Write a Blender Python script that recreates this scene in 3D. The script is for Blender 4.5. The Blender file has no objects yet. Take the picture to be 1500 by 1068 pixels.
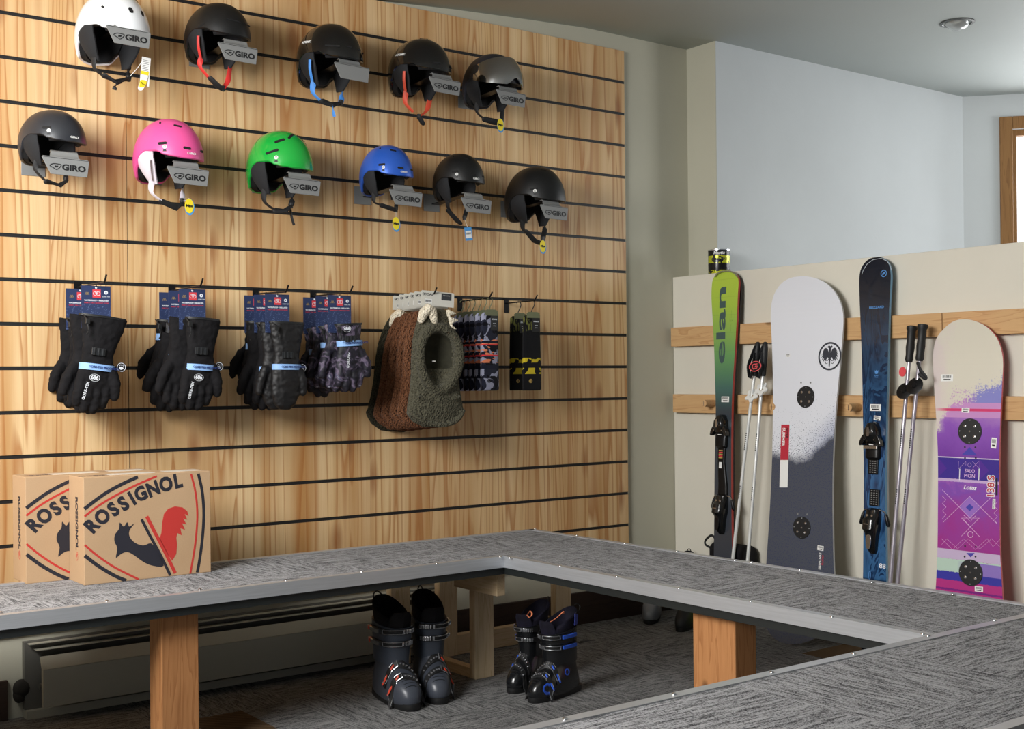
import bpy, bmesh, math, random
from mathutils import Vector, Matrix, noise
R=math.radians; PI=math.pi
random.seed(7)
SC=bpy.context.scene; COL=SC.collection
# ---------------------------------------------------------------- camera
FPX,YAW,PITCH,ROLL,CX,CY,HC=1788.49,0.6432,0.0016,-0.0096,750.0,551.72,1.1544
_fw=Vector((math.sin(YAW)*math.cos(PITCH),math.cos(YAW)*math.cos(PITCH),math.sin(PITCH)))
_rt=Vector((math.cos(YAW),-math.sin(YAW),0)); _up=_rt.cross(_fw)
CR=_rt*math.cos(ROLL)+_up*math.sin(ROLL); CU=-_rt*math.sin(ROLL)+_up*math.cos(ROLL)
EYE=Vector((0,0,HC))
cd=bpy.data.cameras.new('camera'); co=bpy.data.objects.new('camera',cd); COL.objects.link(co)
cd.sensor_width=36; cd.lens=FPX/1500*36; cd.shift_y=(CY-534)/1500; cd.clip_start=.05
M3=Matrix((CR,CU,-_fw)).transposed(); co.matrix_world=Matrix.Translation(EYE)@M3.to_4x4()
SC.camera=co
# ---------------------------------------------------------------- light
SC.view_settings.view_transform='Standard'; SC.view_settings.look='None'; SC.view_settings.gamma=1
SC.view_settings.use_curve_mapping=False; SC.view_settings.exposure=-0.14
wd=bpy.data.worlds.new('daylight'); SC.world=wd; wd.use_nodes=True
bg=wd.node_tree.nodes['Background']; bg.inputs[0].default_value=(.90,.95,1,1); bg.inputs[1].default_value=0.24
_wt=wd.node_tree; _tc=_wt.nodes.new('ShaderNodeTexCoord'); _vm=_wt.nodes.new('ShaderNodeVectorMath'); _vm.operation='DOT_PRODUCT'; _vm.inputs[1].default_value=(.845,.515,.14)
_mr=_wt.nodes.new('ShaderNodeMapRange'); _mr.inputs[1].default_value=.94; _mr.inputs[2].default_value=.985; _mr.inputs[3].default_value=.24; _mr.inputs[4].default_value=2.2   # overcast sky is brightest outside the bay window
_wt.links.new(_tc.outputs['Generated'],_vm.inputs[0]); _wt.links.new(_vm.outputs['Value'],_mr.inputs[0]); _wt.links.new(_mr.outputs[0],bg.inputs[1])
def area(name,loc,target,sx,sy,power,col):
    l=bpy.data.lights.new(name,'AREA'); l.shape='RECTANGLE'; l.size=sx; l.size_y=sy; l.energy=power; l.color=col
    o=bpy.data.objects.new(name,l); COL.objects.link(o); o.location=loc
    d=Vector(target)-Vector(loc); o.rotation_euler=d.to_track_quat('-Z','Y').to_euler(); return o
area('shop_window_light',(-.40,2.65,2.12),(2.0,4.1,.8),1.1,1.0,132,(1,.995,.985))
_sl=area('half_wall_fill',(-1.6,1.3,1.9),(4.3,2.5,.85),1.0,1.0,9,(1,.99,.97)); _sl.data.spread=R(50)  # added narrow fill aimed at the half wall, no window behind it
area('bay_window_light',(7.42,3.72,1.82),(5.9,2.36,1.9),1.1,1.5,52,(.95,.975,1))
area('alcove_fill',(7.7,1.5,1.9),(5.0,4.2,2.0),1.0,1.4,56,(.97,.985,1))  # added out-of-view fill that brightens the alcove wall and nearby ceiling
# ---------------------------------------------------------------- helpers
def at(x,y,ax,v):
    """world point seen at photo pixel (x,y) on the plane  axis ax = v"""
    d=_fw+CR*((x-CX)/FPX)-CU*((y-CY)/FPX); return EYE+d*((v-EYE[ax])/d[ax])
def at_plane(x,y,p,n):
    d=_fw+CR*((x-CX)/FPX)-CU*((y-CY)/FPX); n=Vector(n); return EYE+d*((Vector(p)-EYE).dot(n)/d.dot(n))
def mk(name,bm,mats,parent=None,smooth=False,loc=None,mw=None):
    me=bpy.data.meshes.new(name)
    bm.normal_update(); bm.to_mesh(me); bm.free()
    if not isinstance(mats,(list,tuple)): mats=[mats]
    for m in mats: me.materials.append(m)
    if smooth:
        for p in me.polygons: p.use_smooth=True
        if smooth!='all':
            try: me.set_sharp_from_angle(angle=R(38))
            except Exception: pass
    o=bpy.data.objects.new(name,me); COL.objects.link(o)
    if parent is not None: o.parent=parent
    if loc is not None: o.location=loc
    if mw is not None: o.matrix_world=mw
    return o
def thing(name,label,cat,loc=(0,0,0),rot=(0,0,0),group=None,scale=1):
    o=bpy.data.objects.new(name,None); COL.objects.link(o); o.empty_display_size=.05
    o.location=loc; o.rotation_euler=rot; o.scale=(scale,)*3; o['label']=label; o['category']=cat
    if group: o['group']=group
    return o
def tag(o,label,cat,group=None):
    o['label']=label; o['category']=cat
    if group: o['group']=group
    return o
def struct(o): o['kind']='structure'; return o
def dup(root,label=None):
    r=root.copy(); COL.objects.link(r)
    if label: r['label']=label
    for ch in list(root.children):
        c=ch.copy(); COL.objects.link(c); c.parent=r
        for g in list(ch.children):
            d=g.copy(); COL.objects.link(d); d.parent=c
    return r
def B(): return bmesh.new()
def merge(bm,t,M=None,mi=0):
    if M is not None: bmesh.ops.transform(t,matrix=M,verts=t.verts)
    vm={}
    for v in t.verts: vm[v]=bm.verts.new(v.co)
    for f in t.faces:
        try: g=bm.faces.new([vm[v] for v in f.verts])
        except ValueError: continue
        g.material_index=f.material_index if mi is None else mi; g.smooth=f.smooth
    t.free()
def box(bm,x0,x1,y0,y1,z0,z1,mi=0,bev=0,M=None,seg=2):
    t=B(); bmesh.ops.create_cube(t,size=1)
    bmesh.ops.transform(t,matrix=Matrix.Translation(((x0+x1)/2,(y0+y1)/2,(z0+z1)/2))@Matrix.Diagonal((abs(x1-x0),abs(y1-y0),abs(z1-z0),1)),verts=t.verts)
    if bev: bmesh.ops.bevel(t,geom=list(t.edges),offset=bev,segments=seg,affect='EDGES',profile=.5)
    merge(bm,t,M,mi); return bm
def frame(d,up=Vector((0,0,1))):
    d=d.normalized(); a=up.cross(d)
    if a.length<1e-4: a=Vector((1,0,0)).cross(d)
    a.normalize(); return a,d.cross(a)
def loft(bm,rings,cap0=True,cap1=True,mi=0,closed=True,M=None):
    t=B(); vs=[[t.verts.new(Vector(p)) for p in r] for r in rings]; n=len(rings[0])
    for i in range(len(rings)-1):
        for j in range(n if closed else n-1):
            k=(j+1)%n
            t.faces.new((vs[i][j],vs[i][k],vs[i+1][k],vs[i+1][j]))
    if closed and cap0: t.faces.new(list(reversed(vs[0])))
    if closed and cap1: t.faces.new(vs[-1])
    bmesh.ops.recalc_face_normals(t,faces=list(t.faces))
    merge(bm,t,M,mi); return bm
def tube(bm,pts,r,seg=8,mi=0,M=None,flat=1.0,up=Vector((0,0,1))):
    pts=[Vector(p) for p in pts]; rs=r if isinstance(r,(list,tuple)) else [r]*len(pts); rings=[]; pa=None
    for i,p in enumerate(pts):
        d=(pts[min(i+1,len(pts)-1)]-pts[max(i-1,0)])
        a,b=frame(d,up)
        if pa is not None and a.dot(pa)<0: a,b=-a,-b
        pa=a
        rings.append([p+a*(rs[i]*math.cos(2*PI*k/seg))+b*(rs[i]*flat*math.sin(2*PI*k/seg)) for k in range(seg)])
    return loft(bm,rings,mi=mi,M=M)
def cyl(bm,p0,p1,r0,r1=None,seg=20,mi=0,M=None):
    return tube(bm,[p0,p1],[r0,r0 if r1 is None else r1],seg,mi,M)
def lathe(bm,prof,seg=24,mi=0,M=None):
    """prof: (r,z) list"""
    return loft(bm,[[Vector((max(r,1e-4)*math.cos(2*PI*k/seg),max(r,1e-4)*math.sin(2*PI*k/seg),z)) for k in range(seg)] for r,z in prof],mi=mi,M=M)
def prism(bm,poly,th,M=None,mi=0,z0=0.0,mi2=None,bev=0):
    """flat outline (x,y) extruded from z0 to z0+th"""
    t=B(); vb=[t.verts.new((x,y,z0)) for x,y in poly]
    f=t.faces.new(vb); r=bmesh.ops.extrude_face_region(t,geom=[f])
    vt=[g for g in r['geom'] if isinstance(g,bmesh.types.BMVert)]
    bmesh.ops.translate(t,verts=vt,vec=(0,0,th))
    bmesh.ops.recalc_face_normals(t,faces=list(t.faces))
    if bev: bmesh.ops.bevel(t,geom=list(t.edges),offset=bev,segments=2,affect='EDGES',profile=.5)
    for g in t.faces: g.material_index=mi if mi2 is None or abs(g.normal.z)>.5 else mi2
    merge(bm,t,M,None); return bm
def smoothpoly(pts,n=4,closed=True):
    """Catmull-Rom subdivision of a 2D/3D outline"""
    P=[Vector(p) for p in pts]; out=[]; N=len(P)
    for i in range(N if closed else N-1):
        if closed: a,b,c,d=P[(i-1)%N],P[i],P[(i+1)%N],P[(i+2)%N]
        else: a,b,c,d=P[max(i-1,0)],P[i],P[i+1],P[min(i+2,N-1)]
        for k in range(n):
            t=k/n; out.append(.5*((2*b)+(c-a)*t+(2*a-5*b+4*c-d)*t*t+(3*b-a-3*c+d)*t**3))
    if not closed: out.append(P[-1])
    return out
def ell(cx,cy,rx,ry,n=24): return [(cx+rx*math.cos(2*PI*k/n),cy+ry*math.sin(2*PI*k/n)) for k in range(n)]
def ringpoly(bm,cx,cy,r1,r2,th,M=None,mi=0,z0=0,n=32,sx=1):
    t=B(); rings=[]
    for r,z in ((r1,z0),(r1,z0+th),(r2,z0+th),(r2,z0)):
        rings.append([t.verts.new((cx+sx*r*math.cos(2*PI*k/n),cy+r*math.sin(2*PI*k/n),z)) for k in range(n)])
    for i in range(4):
        for k in range(n): t.faces.new((rings[i][k],rings[i][(k+1)%n],rings[(i+1)%4][(k+1)%n],rings[(i+1)%4][k]))
    bmesh.ops.recalc_face_normals(t,faces=list(t.faces)); merge(bm,t,M,mi)
def strip(bm,pts,w,th=.0005,M=None,mi=0,z0=0,closed=False):
    """flat band of width w along a 2D polyline, slightly raised"""
    P=[Vector((p[0],p[1])) for p in pts]; L=[];Q=[];N=len(P)
    ws=w if isinstance(w,(list,tuple)) else [w]*N
    for i,p in enumerate(P):
        if closed: d=P[(i+1)%N]-P[(i-1)%N]
        else: d=P[min(i+1,N-1)]-P[max(i-1,0)]
        d.normalize(); n=Vector((-d.y,d.x)); 
        L.append(p+n*ws[i]/2); Q.append(p-n*ws[i]/2)
    for i in range(N if closed else N-1):
        j=(i+1)%N
        prism(bm,[L[i],Q[i],Q[j],L[j]],th,M,mi,z0)
def textmesh(bm,s,size,M=None,mi=0,th=.0004,sx=1,bold=0,align='CENTER',shear=0,space=1):
    cu=bpy.data.curves.new('t','FONT'); cu.body=s; cu.size=size; cu.extrude=th/2; cu.align_x=align; cu.align_y='CENTER'
    cu.offset=bold; cu.shear=shear; cu.space_character=space; cu.resolution_u=3
    o=bpy.data.objects.new('t',cu); me=o.to_mesh(); t=B(); t.from_mesh(me)
    o.to_mesh_clear(); bpy.data.objects.remove(o); bpy.data.curves.remove(cu)
    bmesh.ops.transform(t,matrix=Matrix.Translation((0,0,th/2))@Matrix.Diagonal((sx,1,1,1)),verts=t.verts)
    merge(bm,t,M,mi)
def blob(bm,voxel,it=6,fac=.5):
    """weld overlapping closed shapes into one smooth skin"""
    me=bpy.data.meshes.new('b'); bm.to_mesh(me); bm.free()
    o=bpy.data.objects.new('b',me); COL.objects.link(o)
    m=o.modifiers.new('r','REMESH'); m.mode='VOXEL'; m.voxel_size=voxel
    s=o.modifiers.new('s','SMOOTH'); s.iterations=it; s.factor=fac
    dg=bpy.context.evaluated_depsgraph_get(); e=o.evaluated_get(dg); t=B(); t.from_mesh(e.to_mesh()); e.to_mesh_clear()
    bpy.data.objects.remove(o); bpy.data.meshes.remove(me)
    return t
def ballz(bm,c,r,M=None,mi=0,u=16,v=10):
    t=B(); bmesh.ops.create_uvsphere(t,u_segments=u,v_segments=v,radius=1)
    r=(r,r,r) if not isinstance(r,(tuple,list)) else r
    bmesh.ops.transform(t,matrix=Matrix.Translation(c)@Matrix.Diagonal((*r,1)),verts=t.verts); merge(bm,t,M,mi)
def capsule(bm,pts,rs,seg=10,M=None,flat=1.0,up=Vector((0,1,0)),mi=0):
    """rounded tapered limb along pts"""
    P=[Vector(p) for p in pts]; r=list(rs)
    d0=(P[0]-P[1]).normalized(); d1=(P[-1]-P[-2]).normalized()
    pp=[P[0]+d0*r[0]*k for k in (.98,.7)]+P+[P[-1]+d1*r[-1]*k for k in (.7,.98)]
    rr=[r[0]*.2,r[0]*.72]+r+[r[-1]*.72,r[-1]*.2]
    tube(bm,pp,rr,seg,mi,M,flat,up)
# ---------------------------------------------------------------- material helpers
def srgb(*c): return tuple((x/255/12.92 if x/255<=.04045 else ((x/255+.055)/1.055)**2.4) for x in c)+(1,)
class NT:
    def __init__(s,name):
        s.m=bpy.data.materials.new(name); s.m.use_nodes=True; s.t=s.m.node_tree; s.b=s.t.nodes['Principled BSDF']
    def n(s,typ,ins=None,**kw):
        x=s.t.nodes.new(typ)
        for k,v in kw.items(): setattr(x,k,v)
        for k,v in (ins or {}).items():
            if isinstance(v,bpy.types.NodeSocket): s.t.links.new(v,x.inputs[k])
            else: x.inputs[k].default_value=v
        return x
    def obj(s): return s.n('ShaderNodeTexCoord').outputs['Object']
    def map(s,v,sc=(1,1,1),loc=(0,0,0),rot=(0,0,0)): return s.n('ShaderNodeMapping',{0:v,1:loc,2:rot,3:sc}).outputs[0]
    def noise(s,v,scale,detail=3,rough=.5,dist=0): return s.n('ShaderNodeTexNoise',{'Vector':v,'Scale':scale,'Detail':detail,'Roughness':rough,'Distortion':dist}).outputs[0]
    def ramp(s,f,stops,interp='LINEAR'):
        r=s.n('ShaderNodeValToRGB',{0:f}); c=r.color_ramp; c.interpolation=interp
        while len(c.elements)<len(stops): c.elements.new(.5)
        for e,(p,col) in zip(c.elements,stops):
            e.position=p; e.color=col if len(col)==4 else tuple(col)+(1,)
        return r.outputs[0]
    def mix(s,f,a,b,mode='MIX'):
        x=s.n('ShaderNodeMix',data_type='RGBA',blend_type=mode)
        for i,v in ((0,f),(6,a),(7,b)):
            if isinstance(v,bpy.types.NodeSocket): s.t.links.new(v,x.inputs[i])
            else: x.inputs[i].default_value=v
        return x.outputs[2]
    def math(s,op,a,b=0,c=0):
        return s.n('ShaderNodeMath',{0:a,1:b,2:c},operation=op).outputs[0]
    def xyz(s,v): return s.n('ShaderNodeSeparateXYZ',{0:v}).outputs
    def set(s,**kw):
        names=dict(col='Base Color',rough='Roughness',metal='Metallic',normal='Normal',spec='Specular IOR Level',alpha='Alpha',coat='Coat Weight',sheen='Sheen Weight',emit='Emission Color',es='Emission Strength')
        for k,v in kw.items():
            i=s.b.inputs[names[k]]
            if isinstance(v,bpy.types.NodeSocket): s.t.links.new(v,i)
            else: i.default_value=v
        return s
    def bump(s,h,strength=.3,dist=.002):
        s.set(normal=s.n('ShaderNodeBump',{'Height':h,'Strength':strength,'Distance':dist}).outputs[0]); return s
def plain(name,col,rough=.5,metal=0,spec=.5,bumpscale=0,bs=.2,bd=.001,var=.0,coat=0):
    t=NT(name); v=t.obj()
    if var:
        n=t.noise(v,14,4); f=t.math('MULTIPLY',t.math('SUBTRACT',n,.5),var)
        t.set(col=t.mix(1.0,col,t.ramp(n,[(.3,(1-var,)*3),(.7,(1,)*3)]),'MULTIPLY'))
    else: t.set(col=col)
    t.set(rough=rough,metal=metal,spec=spec,coat=coat)
    if bumpscale: t.bump(t.noise(v,bumpscale,4),bs,bd)
    return t.m
# ---------------------------------------------------------------- shared materials
def wall_mat(name,col,marks=.06):
    t=NT(name); v=t.obj(); n=t.noise(v,1.7,5,.6); n2=t.noise(v,9,3)
    t.set(col=t.mix(1.0,col,t.ramp(n,[(.3,(1-marks,)*3),(.7,(1,)*3)]),'MULTIPLY'),rough=.62,spec=.25)
    t.bump(t.math('ADD',t.math('MULTIPLY',n2,.6),t.math('MULTIPLY',t.noise(v,60,3),.25)),.35,.004); return t.m
M_OLIVE=wall_mat('olive_beige_paint',srgb(190,187,169)); M_WHITE=wall_mat('cool_white_paint',srgb(202,206,207))
M_BEIGE=wall_mat('warm_beige_paint',srgb(218,213,199)); M_CEIL=wall_mat('ceiling_paint',srgb(198,203,200),.03)
def slat_mat():
    t=NT('printed_pine'); v=t.obj(); x,y,z=t.xyz(v)
    pw=.098; pid=t.math('FLOOR',t.math('DIVIDE',x,pw)); rnd=t.n('ShaderNodeTexWhiteNoise',{'W':pid},noise_dimensions='1D').outputs[0]
    rnd2=t.n('ShaderNodeTexWhiteNoise',{'W':t.math('ADD',pid,31.7)},noise_dimensions='1D').outputs[0]
    cv=t.n('ShaderNodeCombineXYZ',{0:x,1:t.math('MULTIPLY',rnd,9),2:t.math('ADD',z,t.math('MULTIPLY',rnd2,13))}).outputs[0]
    # contour rings of a tall stretched noise = cathedral grain
    n=t.noise(t.map(cv,(8.5,1,.36)),1.0,1.5,.4,.15)
    amp=t.math('ADD',7.0,t.math('MULTIPLY',rnd,14)); rings=t.math('FRACT',t.math('MULTIPLY',n,amp))
    rl=t.ramp(rings,[(0,(0,0,0)),(.60,(.04,.04,.04)),(.92,(1,1,1)),(1,(0,0,0))])
    fine=t.noise(t.map(cv,(140,1,3)),1.0,3,.6); broad=t.noise(t.map(cv,(14,1,.7)),1.0,3,.5)
    tone=t.mix(rnd,srgb(230,200,152),srgb(206,166,112)); bd=t.noise(t.map(t.n('ShaderNodeCombineXYZ',{0:x,1:5.0,2:z}).outputs[0],(5.2,1,.12)),1.0,3,.6); tone=t.mix(t.ramp(bd,[(.38,(0,0,0)),(.62,(1,1,1))]),tone,srgb(186,138,84))
    tone=t.mix(t.ramp(broad,[(.35,(0,0,0)),(.7,(.5,.5,.5))]),tone,srgb(238,212,168))
    col=t.mix(t.math('MULTIPLY',rl,.72),tone,srgb(166,104,50)); col=t.mix(t.math('MULTIPLY',t.ramp(fine,[(.45,(0,0,0)),(.75,(1,1,1))]),.26),col,srgb(186,136,80))
    k=t.n('ShaderNodeTexVoronoi',{'Vector':t.map(cv,(5.5,1,1.9)),'Scale':1.0,'Randomness':1.0},voronoi_dimensions='3D').outputs['Distance']
    kn=t.ramp(k,[(.07,(1,1,1)),(.19,(0,0,0))]); col=t.mix(t.math('MULTIPLY',kn,.62),col,srgb(138,78,38))
    edge=t.math('ABSOLUTE',t.math('SUBTRACT',t.math('FRACT',t.math('DIVIDE',x,pw)),.5)); el=t.ramp(edge,[(.485,(0,0,0)),(.5,(1,1,1))])
    col=t.mix(t.math('MULTIPLY',el,.28),col,srgb(160,108,58))
    t.set(col=col,rough=.42,spec=.35); return t.m
M_SLAT=slat_mat()
def carpet_mat(name,dark,light,tile=.5,brown=None,ox=0,oy=0):
    t=NT(name); v=t.obj(); x,y,z=t.xyz(v)
    xx=t.math('ADD',x,ox+50); yy=t.math('ADD',y,oy+50)
    fx=t.math('FLOOR',t.math('DIVIDE',xx,tile)); fy=t.math('FLOOR',t.math('DIVIDE',yy,tile))
    ck=t.math('MODULO',t.math('ADD',fx,fy),2.0); off=t.math('ADD',t.math('MULTIPLY',fx,3.1),t.math('MULTIPLY',fy,7.7))
    cv=t.n('ShaderNodeCombineXYZ',{0:x,1:y,2:off}).outputs[0]
    a=t.noise(t.map(cv,(14,140,1)),1.0,4,.62,.12); b=t.noise(t.map(cv,(140,14,1)),1.0,4,.62,.12)
    s=t.mix(ck,a,b); f=t.noise(v,260,2,.7); f2=t.noise(v,95,2,.6)
    h=t.math('ADD',t.math('MULTIPLY',s,.52),t.math('ADD',t.math('MULTIPLY',f,.50),t.math('MULTIPLY',f2,.12)))
    col=t.ramp(h,[(.455,dark),(.535,tuple((p*.6+q*.4) for p,q in zip(dark,light))),(.59,light),(.70,tuple(min(1,p*1.25) for p in light[:3])+(1,))])
    if brown:
        m=None
        for (bx0,bx1,by0,by1) in brown:
            g=t.math('MULTIPLY',t.math('MULTIPLY',t.math('GREATER_THAN',x,bx0),t.math('LESS_THAN',x,bx1)),t.math('MULTIPLY',t.math('GREATER_THAN',y,by0),t.math('LESS_THAN',y,by1)))
            m=g if m is None else t.math('MAXIMUM',m,g)
        rib=t.math('SINE',t.math('MULTIPLY',t.math('ADD',x,y),330)); 
        bc=t.mix(t.ramp(rib,[(.3,(0,0,0)),(.9,(1,1,1))]),srgb(78,62,46),srgb(128,106,80)); col=t.mix(m,col,bc)
    t.set(col=col,rough=.95,spec=.1); t.bump(h,.8,.004); return t.m
M_CARPET=carpet_mat('streaked_grey_carpet',srgb(52,52,55),srgb(156,156,158),ox=.11,oy=.33)
M_FLOOR=carpet_mat('floor_carpet',srgb(42,43,45),srgb(130,129,128),brown=[(1.60,1.80,3.72,4.0),(4.0,4.45,2.55,3.35)])
M_BLACK=plain('matt_black',srgb(22,23,24),.55); M_BLACKM=plain('black_metal',srgb(20,20,22),.38,.4)
M_ALU=NT('brushed_aluminium'); _v=M_ALU.obj(); M_ALU.set(col=M_ALU.mix(M_ALU.noise(M_ALU.map(_v,(6,6,200)),1,3),srgb(176,179,183),srgb(206,209,214)),rough=.36,metal=.6); M_ALU=M_ALU.m
def timber(name,c1,c2,axis=2,sc=1.0,knot=True):
    t=NT(name); v=t.obj(); s=[22*sc]*3; s[axis]=1.6*sc
    n=t.noise(t.map(v,tuple(s)),1,3,.5,.6); r=t.math('FRACT',t.math('MULTIPLY',n,7)); f=t.noise(t.map(v,tuple(q*9 for q in s)),1,2)
    rl=t.ramp(r,[(0,(0,0,0)),(.7,(.3,.3,.3)),(.95,(1,1,1)),(1,(0,0,0))])
    col=t.mix(t.math('ADD',t.math('MULTIPLY',rl,.55),t.math('MULTIPLY',f,.35)),c1,c2)
    if knot:
        ks=[5.5]*3; ks[axis]=3.2; k=t.n('ShaderNodeTexVoronoi',{'Vector':t.map(v,tuple(ks)),'Scale':1.0}).outputs['Distance']
        col=t.mix(t.ramp(k,[(.05,(.8,.8,.8)),(.10,(0,0,0))]),col,tuple(q*.35 for q in c2[:3])+(1,))
    t.set(col=col,rough=.6,spec=.3); t.bump(f,.15,.001); return t.m
M_CEDAR=timber('cedar_post',srgb(178,126,80),srgb(134,84,46)); M_PINE=timber('raw_pine',srgb(214,194,160),srgb(180,152,112))
M_PINEX=timber('raw_pine_lying',srgb(206,184,150),srgb(172,144,106),0); M_PINEY=timber('raw_pine_lying_deep',srgb(206,184,150),srgb(172,144,106),1)
M_RAIL=timber('fir_rail',srgb(208,170,122),srgb(176,130,84),1); M_CASING=timber('oak_casing',srgb(150,110,66),srgb(112,76,42),2)
M_STEEL=plain('bright_steel',srgb(214,216,220),.22,1); M_GREYPL=plain('grey_plastic',srgb(126,127,126),.42)
M_WPL=plain('white_plastic',srgb(225,225,222),.4)
# ================================================================ the setting
D=4.382
def wallobj(name,mats,fn):
    bm=B(); fn(bm); return struct(mk(name,bm,mats))
wallobj('floor',M_FLOOR,lambda b: box(b,-2.5,9.0,-2.5,6.0,-.1,0))
wallobj('wall_back',M_OLIVE,lambda b: box(b,-2.5,4.425,4.402,4.6,0,2.95))
wallobj('wall_alcove',[M_WHITE,M_OLIVE],lambda b:(box(b,4.427,6.55,4.205,4.6,0,2.95,0),box(b,4.423,4.427,4.206,4.402,0,2.95,1)))
wallobj('wall_left_unseen',M_OLIVE,lambda b: box(b,-1.9,-1.75,.3,4.6,0,2.95))  # unseen wall, added to block sky light leaking in under the bench
# half wall with ledge on which the rails are fixed
wallobj('wall_right',M_BEIGE,lambda b: box(b,4.308,4.44,-2.5,4.40,0,1.652,bev=.003))
def ceiling(b):
    ys=[-2.5,1.0,3.0,4.6]; xs=[-2.5,1.0,2.6,3.0,3.4,3.75,4.1,5.2,9.0]
    def zz(x): return 2.81 if x>=3.75 else (2.735 if x<=2.6 else 2.735+.075*((x-2.6)/1.15)**.8)
    zs=[zz(max(x,1.0)) for x in xs]
    lo=[[b.verts.new((x,y,z)) for x,z in zip(xs,zs)] for y in ys]; hi=[[b.verts.new((x,y,3.0)) for x in xs] for y in ys]
    for i in range(len(ys)-1):
        for j in range(len(xs)-1):
            b.faces.new((lo[i][j],lo[i+1][j],lo[i+1][j+1],lo[i][j+1])); b.faces.new((hi[i][j],hi[i][j+1],hi[i+1][j+1],hi[i+1][j]))
    for i in range(len(ys)-1):
        b.faces.new((lo[i][0],hi[i][0],hi[i+1][0],lo[i+1][0])); b.faces.new((lo[i][-1],lo[i+1][-1],hi[i+1][-1],hi[i][-1]))
    for j in range(len(xs)-1):
        b.faces.new((lo[0][j],lo[0][j+1],hi[0][j+1],hi[0][j])); b.faces.new((lo[-1][j],hi[-1][j],hi[-1][j+1],lo[-1][j+1]))
bmc=B(); ceiling(bmc); oc=struct(mk('ceiling',bmc,M_CEIL,smooth='all'))
# slanted bay wall with the window
P0=Vector((6.53,4.205,0)); UD=Vector((.667,-.745,0)).normalized(); ND=Vector((-UD.y,UD.x,0)) # ND points away from the room
MB=Matrix(((UD.x,ND.x,0,P0.x),(UD.y,ND.y,0,P0.y),(0,0,1,0),(0,0,0,1)))
wtl=MB.inverted()@at_plane(1463.5,172,P0,ND); wu=wtl.x; wz=wtl.z; cw=.072; u0=wu+cw; u1=u0+.95; z1=wz-cw; z0=1.0
wallobj('wall_bay',M_WHITE,lambda b:(box(b,0,u0,0,.12,0,2.95,M=MB),box(b,u1,3.2,0,.12,0,2.95,M=MB),box(b,u0,u1,0,.12,z1,2.95,M=MB),box(b,u0,u1,0,.12,0,z0,M=MB)))
wr=struct(bpy.data.objects.new('window_1',None)); COL.objects.link(wr)
bm=B(); box(bm,u0-cw,u0,-.018,0,z0-cw,z1+cw,bev=.004,M=MB); box(bm,u1,u1+cw,-.018,0,z0-cw,z1+cw,bev=.004,M=MB)
box(bm,u0,u1,-.018,0,z1,z1+cw,bev=.004,M=MB); box(bm,u0,u1,-.018,0,z0-cw,z0,bev=.004,M=MB); mk('window_casing',bm,M_CASING,wr)
bm=B(); 
for a in ((u0,u0+.03,z0,z1),(u1-.03,u1,z0,z1),(u0+.03,u1-.03,z1-.035,z1),(u0+.03,u1-.03,z0,z0+.035)): box(bm,a[0],a[1],.03,.075,a[2],a[3],bev=.003,M=MB)
mk('window_sash',bm,M_CASING,wr)
g=NT('window_glass'); g.set(col=(1,1,1,1),rough=.0,alpha=.08)
bm=B(); box(bm,u0+.03,u1-.03,.05,.054,z0+.035,z1-.035,M=MB); mk('window_pane',bm,g.m,wr)
# the pane looks straight out on the brightened patch of world sky
# baseboards
M_DKBASE=timber('dark_baseboard',srgb(58,44,36),srgb(40,29,24),0,1,False)
wallobj('baseboard_back',M_DKBASE,lambda b:(box(b,-2.5,1.119,4.386,4.402,0,.137,bev=.002),box(b,2.95,4.30,4.386,4.402,0,.150,bev=.002)))
# ---------------------------------------------------------------- slatwall panels
G0=1.5109; SP=.1524; GH=.0066
def slatpanel(x0,x1):
    bm=B(); prev=G0-8*SP
    for i in range(-7,9):
        z=G0+i*SP if i<8 else G0+8*SP+GH
        box(bm,x0,x1,D,D+.018,prev+(0 if i==-7 else GH),z-GH,0); prev=z
    box(bm,x0,x1,D+.003,D+.0175,G0-7.5*SP,G0+7.5*SP,1)
    return bm
pw_=slatpanel(-.893,1.5438); o=mk('slatwall_panel',pw_,[M_SLAT,M_BLACK]); tag(o,'printed pine slatwall panel on the left, ending at the seam behind the pink helmet','wall panel','slatwall panels')
o=mk('slatwall_panel',slatpanel(1.5462,3.979),[M_SLAT,M_BLACK]); tag(o,'printed pine slatwall panel to the right of the seam, reaching to the bare olive wall','wall panel','slatwall panels')
# ---------------------------------------------------------------- rails on the half wall
def rail(name,y0,y1,z0,z1,label):
    bm=B(); box(bm,4.270,4.307,y0,y1,z0,z1,bev=.002); return tag(mk(name,bm,M_RAIL),label,'rail','wooden rails on the half wall')
rail('wall_rail',2.852,4.378,1.305,1.399,'upper fir rail on the half wall behind the lime ski, left of the rail joint')
rail('wall_rail',1.2,2.849,1.305,1.399,'upper fir rail on the half wall above the purple snowboard, right of the rail joint')
rail('wall_rail',1.2,4.369,.979,1.069,'lower fir rail on the half wall, full length, with dowel pegs')
for px,py,lab in ((1031,591,'short wooden peg in the lower rail left of the lime ski'),(1243,597,'short wooden peg in the lower rail beside the blue ski'),(1131,596,'short wooden peg mostly hidden behind the white snowboard edge')):
    P=at(px,py,0,4.20); bm=B(); cyl(bm,(4.269,P.y,P.z),(4.20,P.y,P.z),.0165,seg=20); box(bm,4.197,4.2005,P.y-.0012,P.y+.0012,P.z-.012,P.z+.012,1)
    tag(mk('dowel_peg',bm,[M_RAIL,M_STEEL],smooth=True),lab,'peg','pegs in the lower rail')
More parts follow.
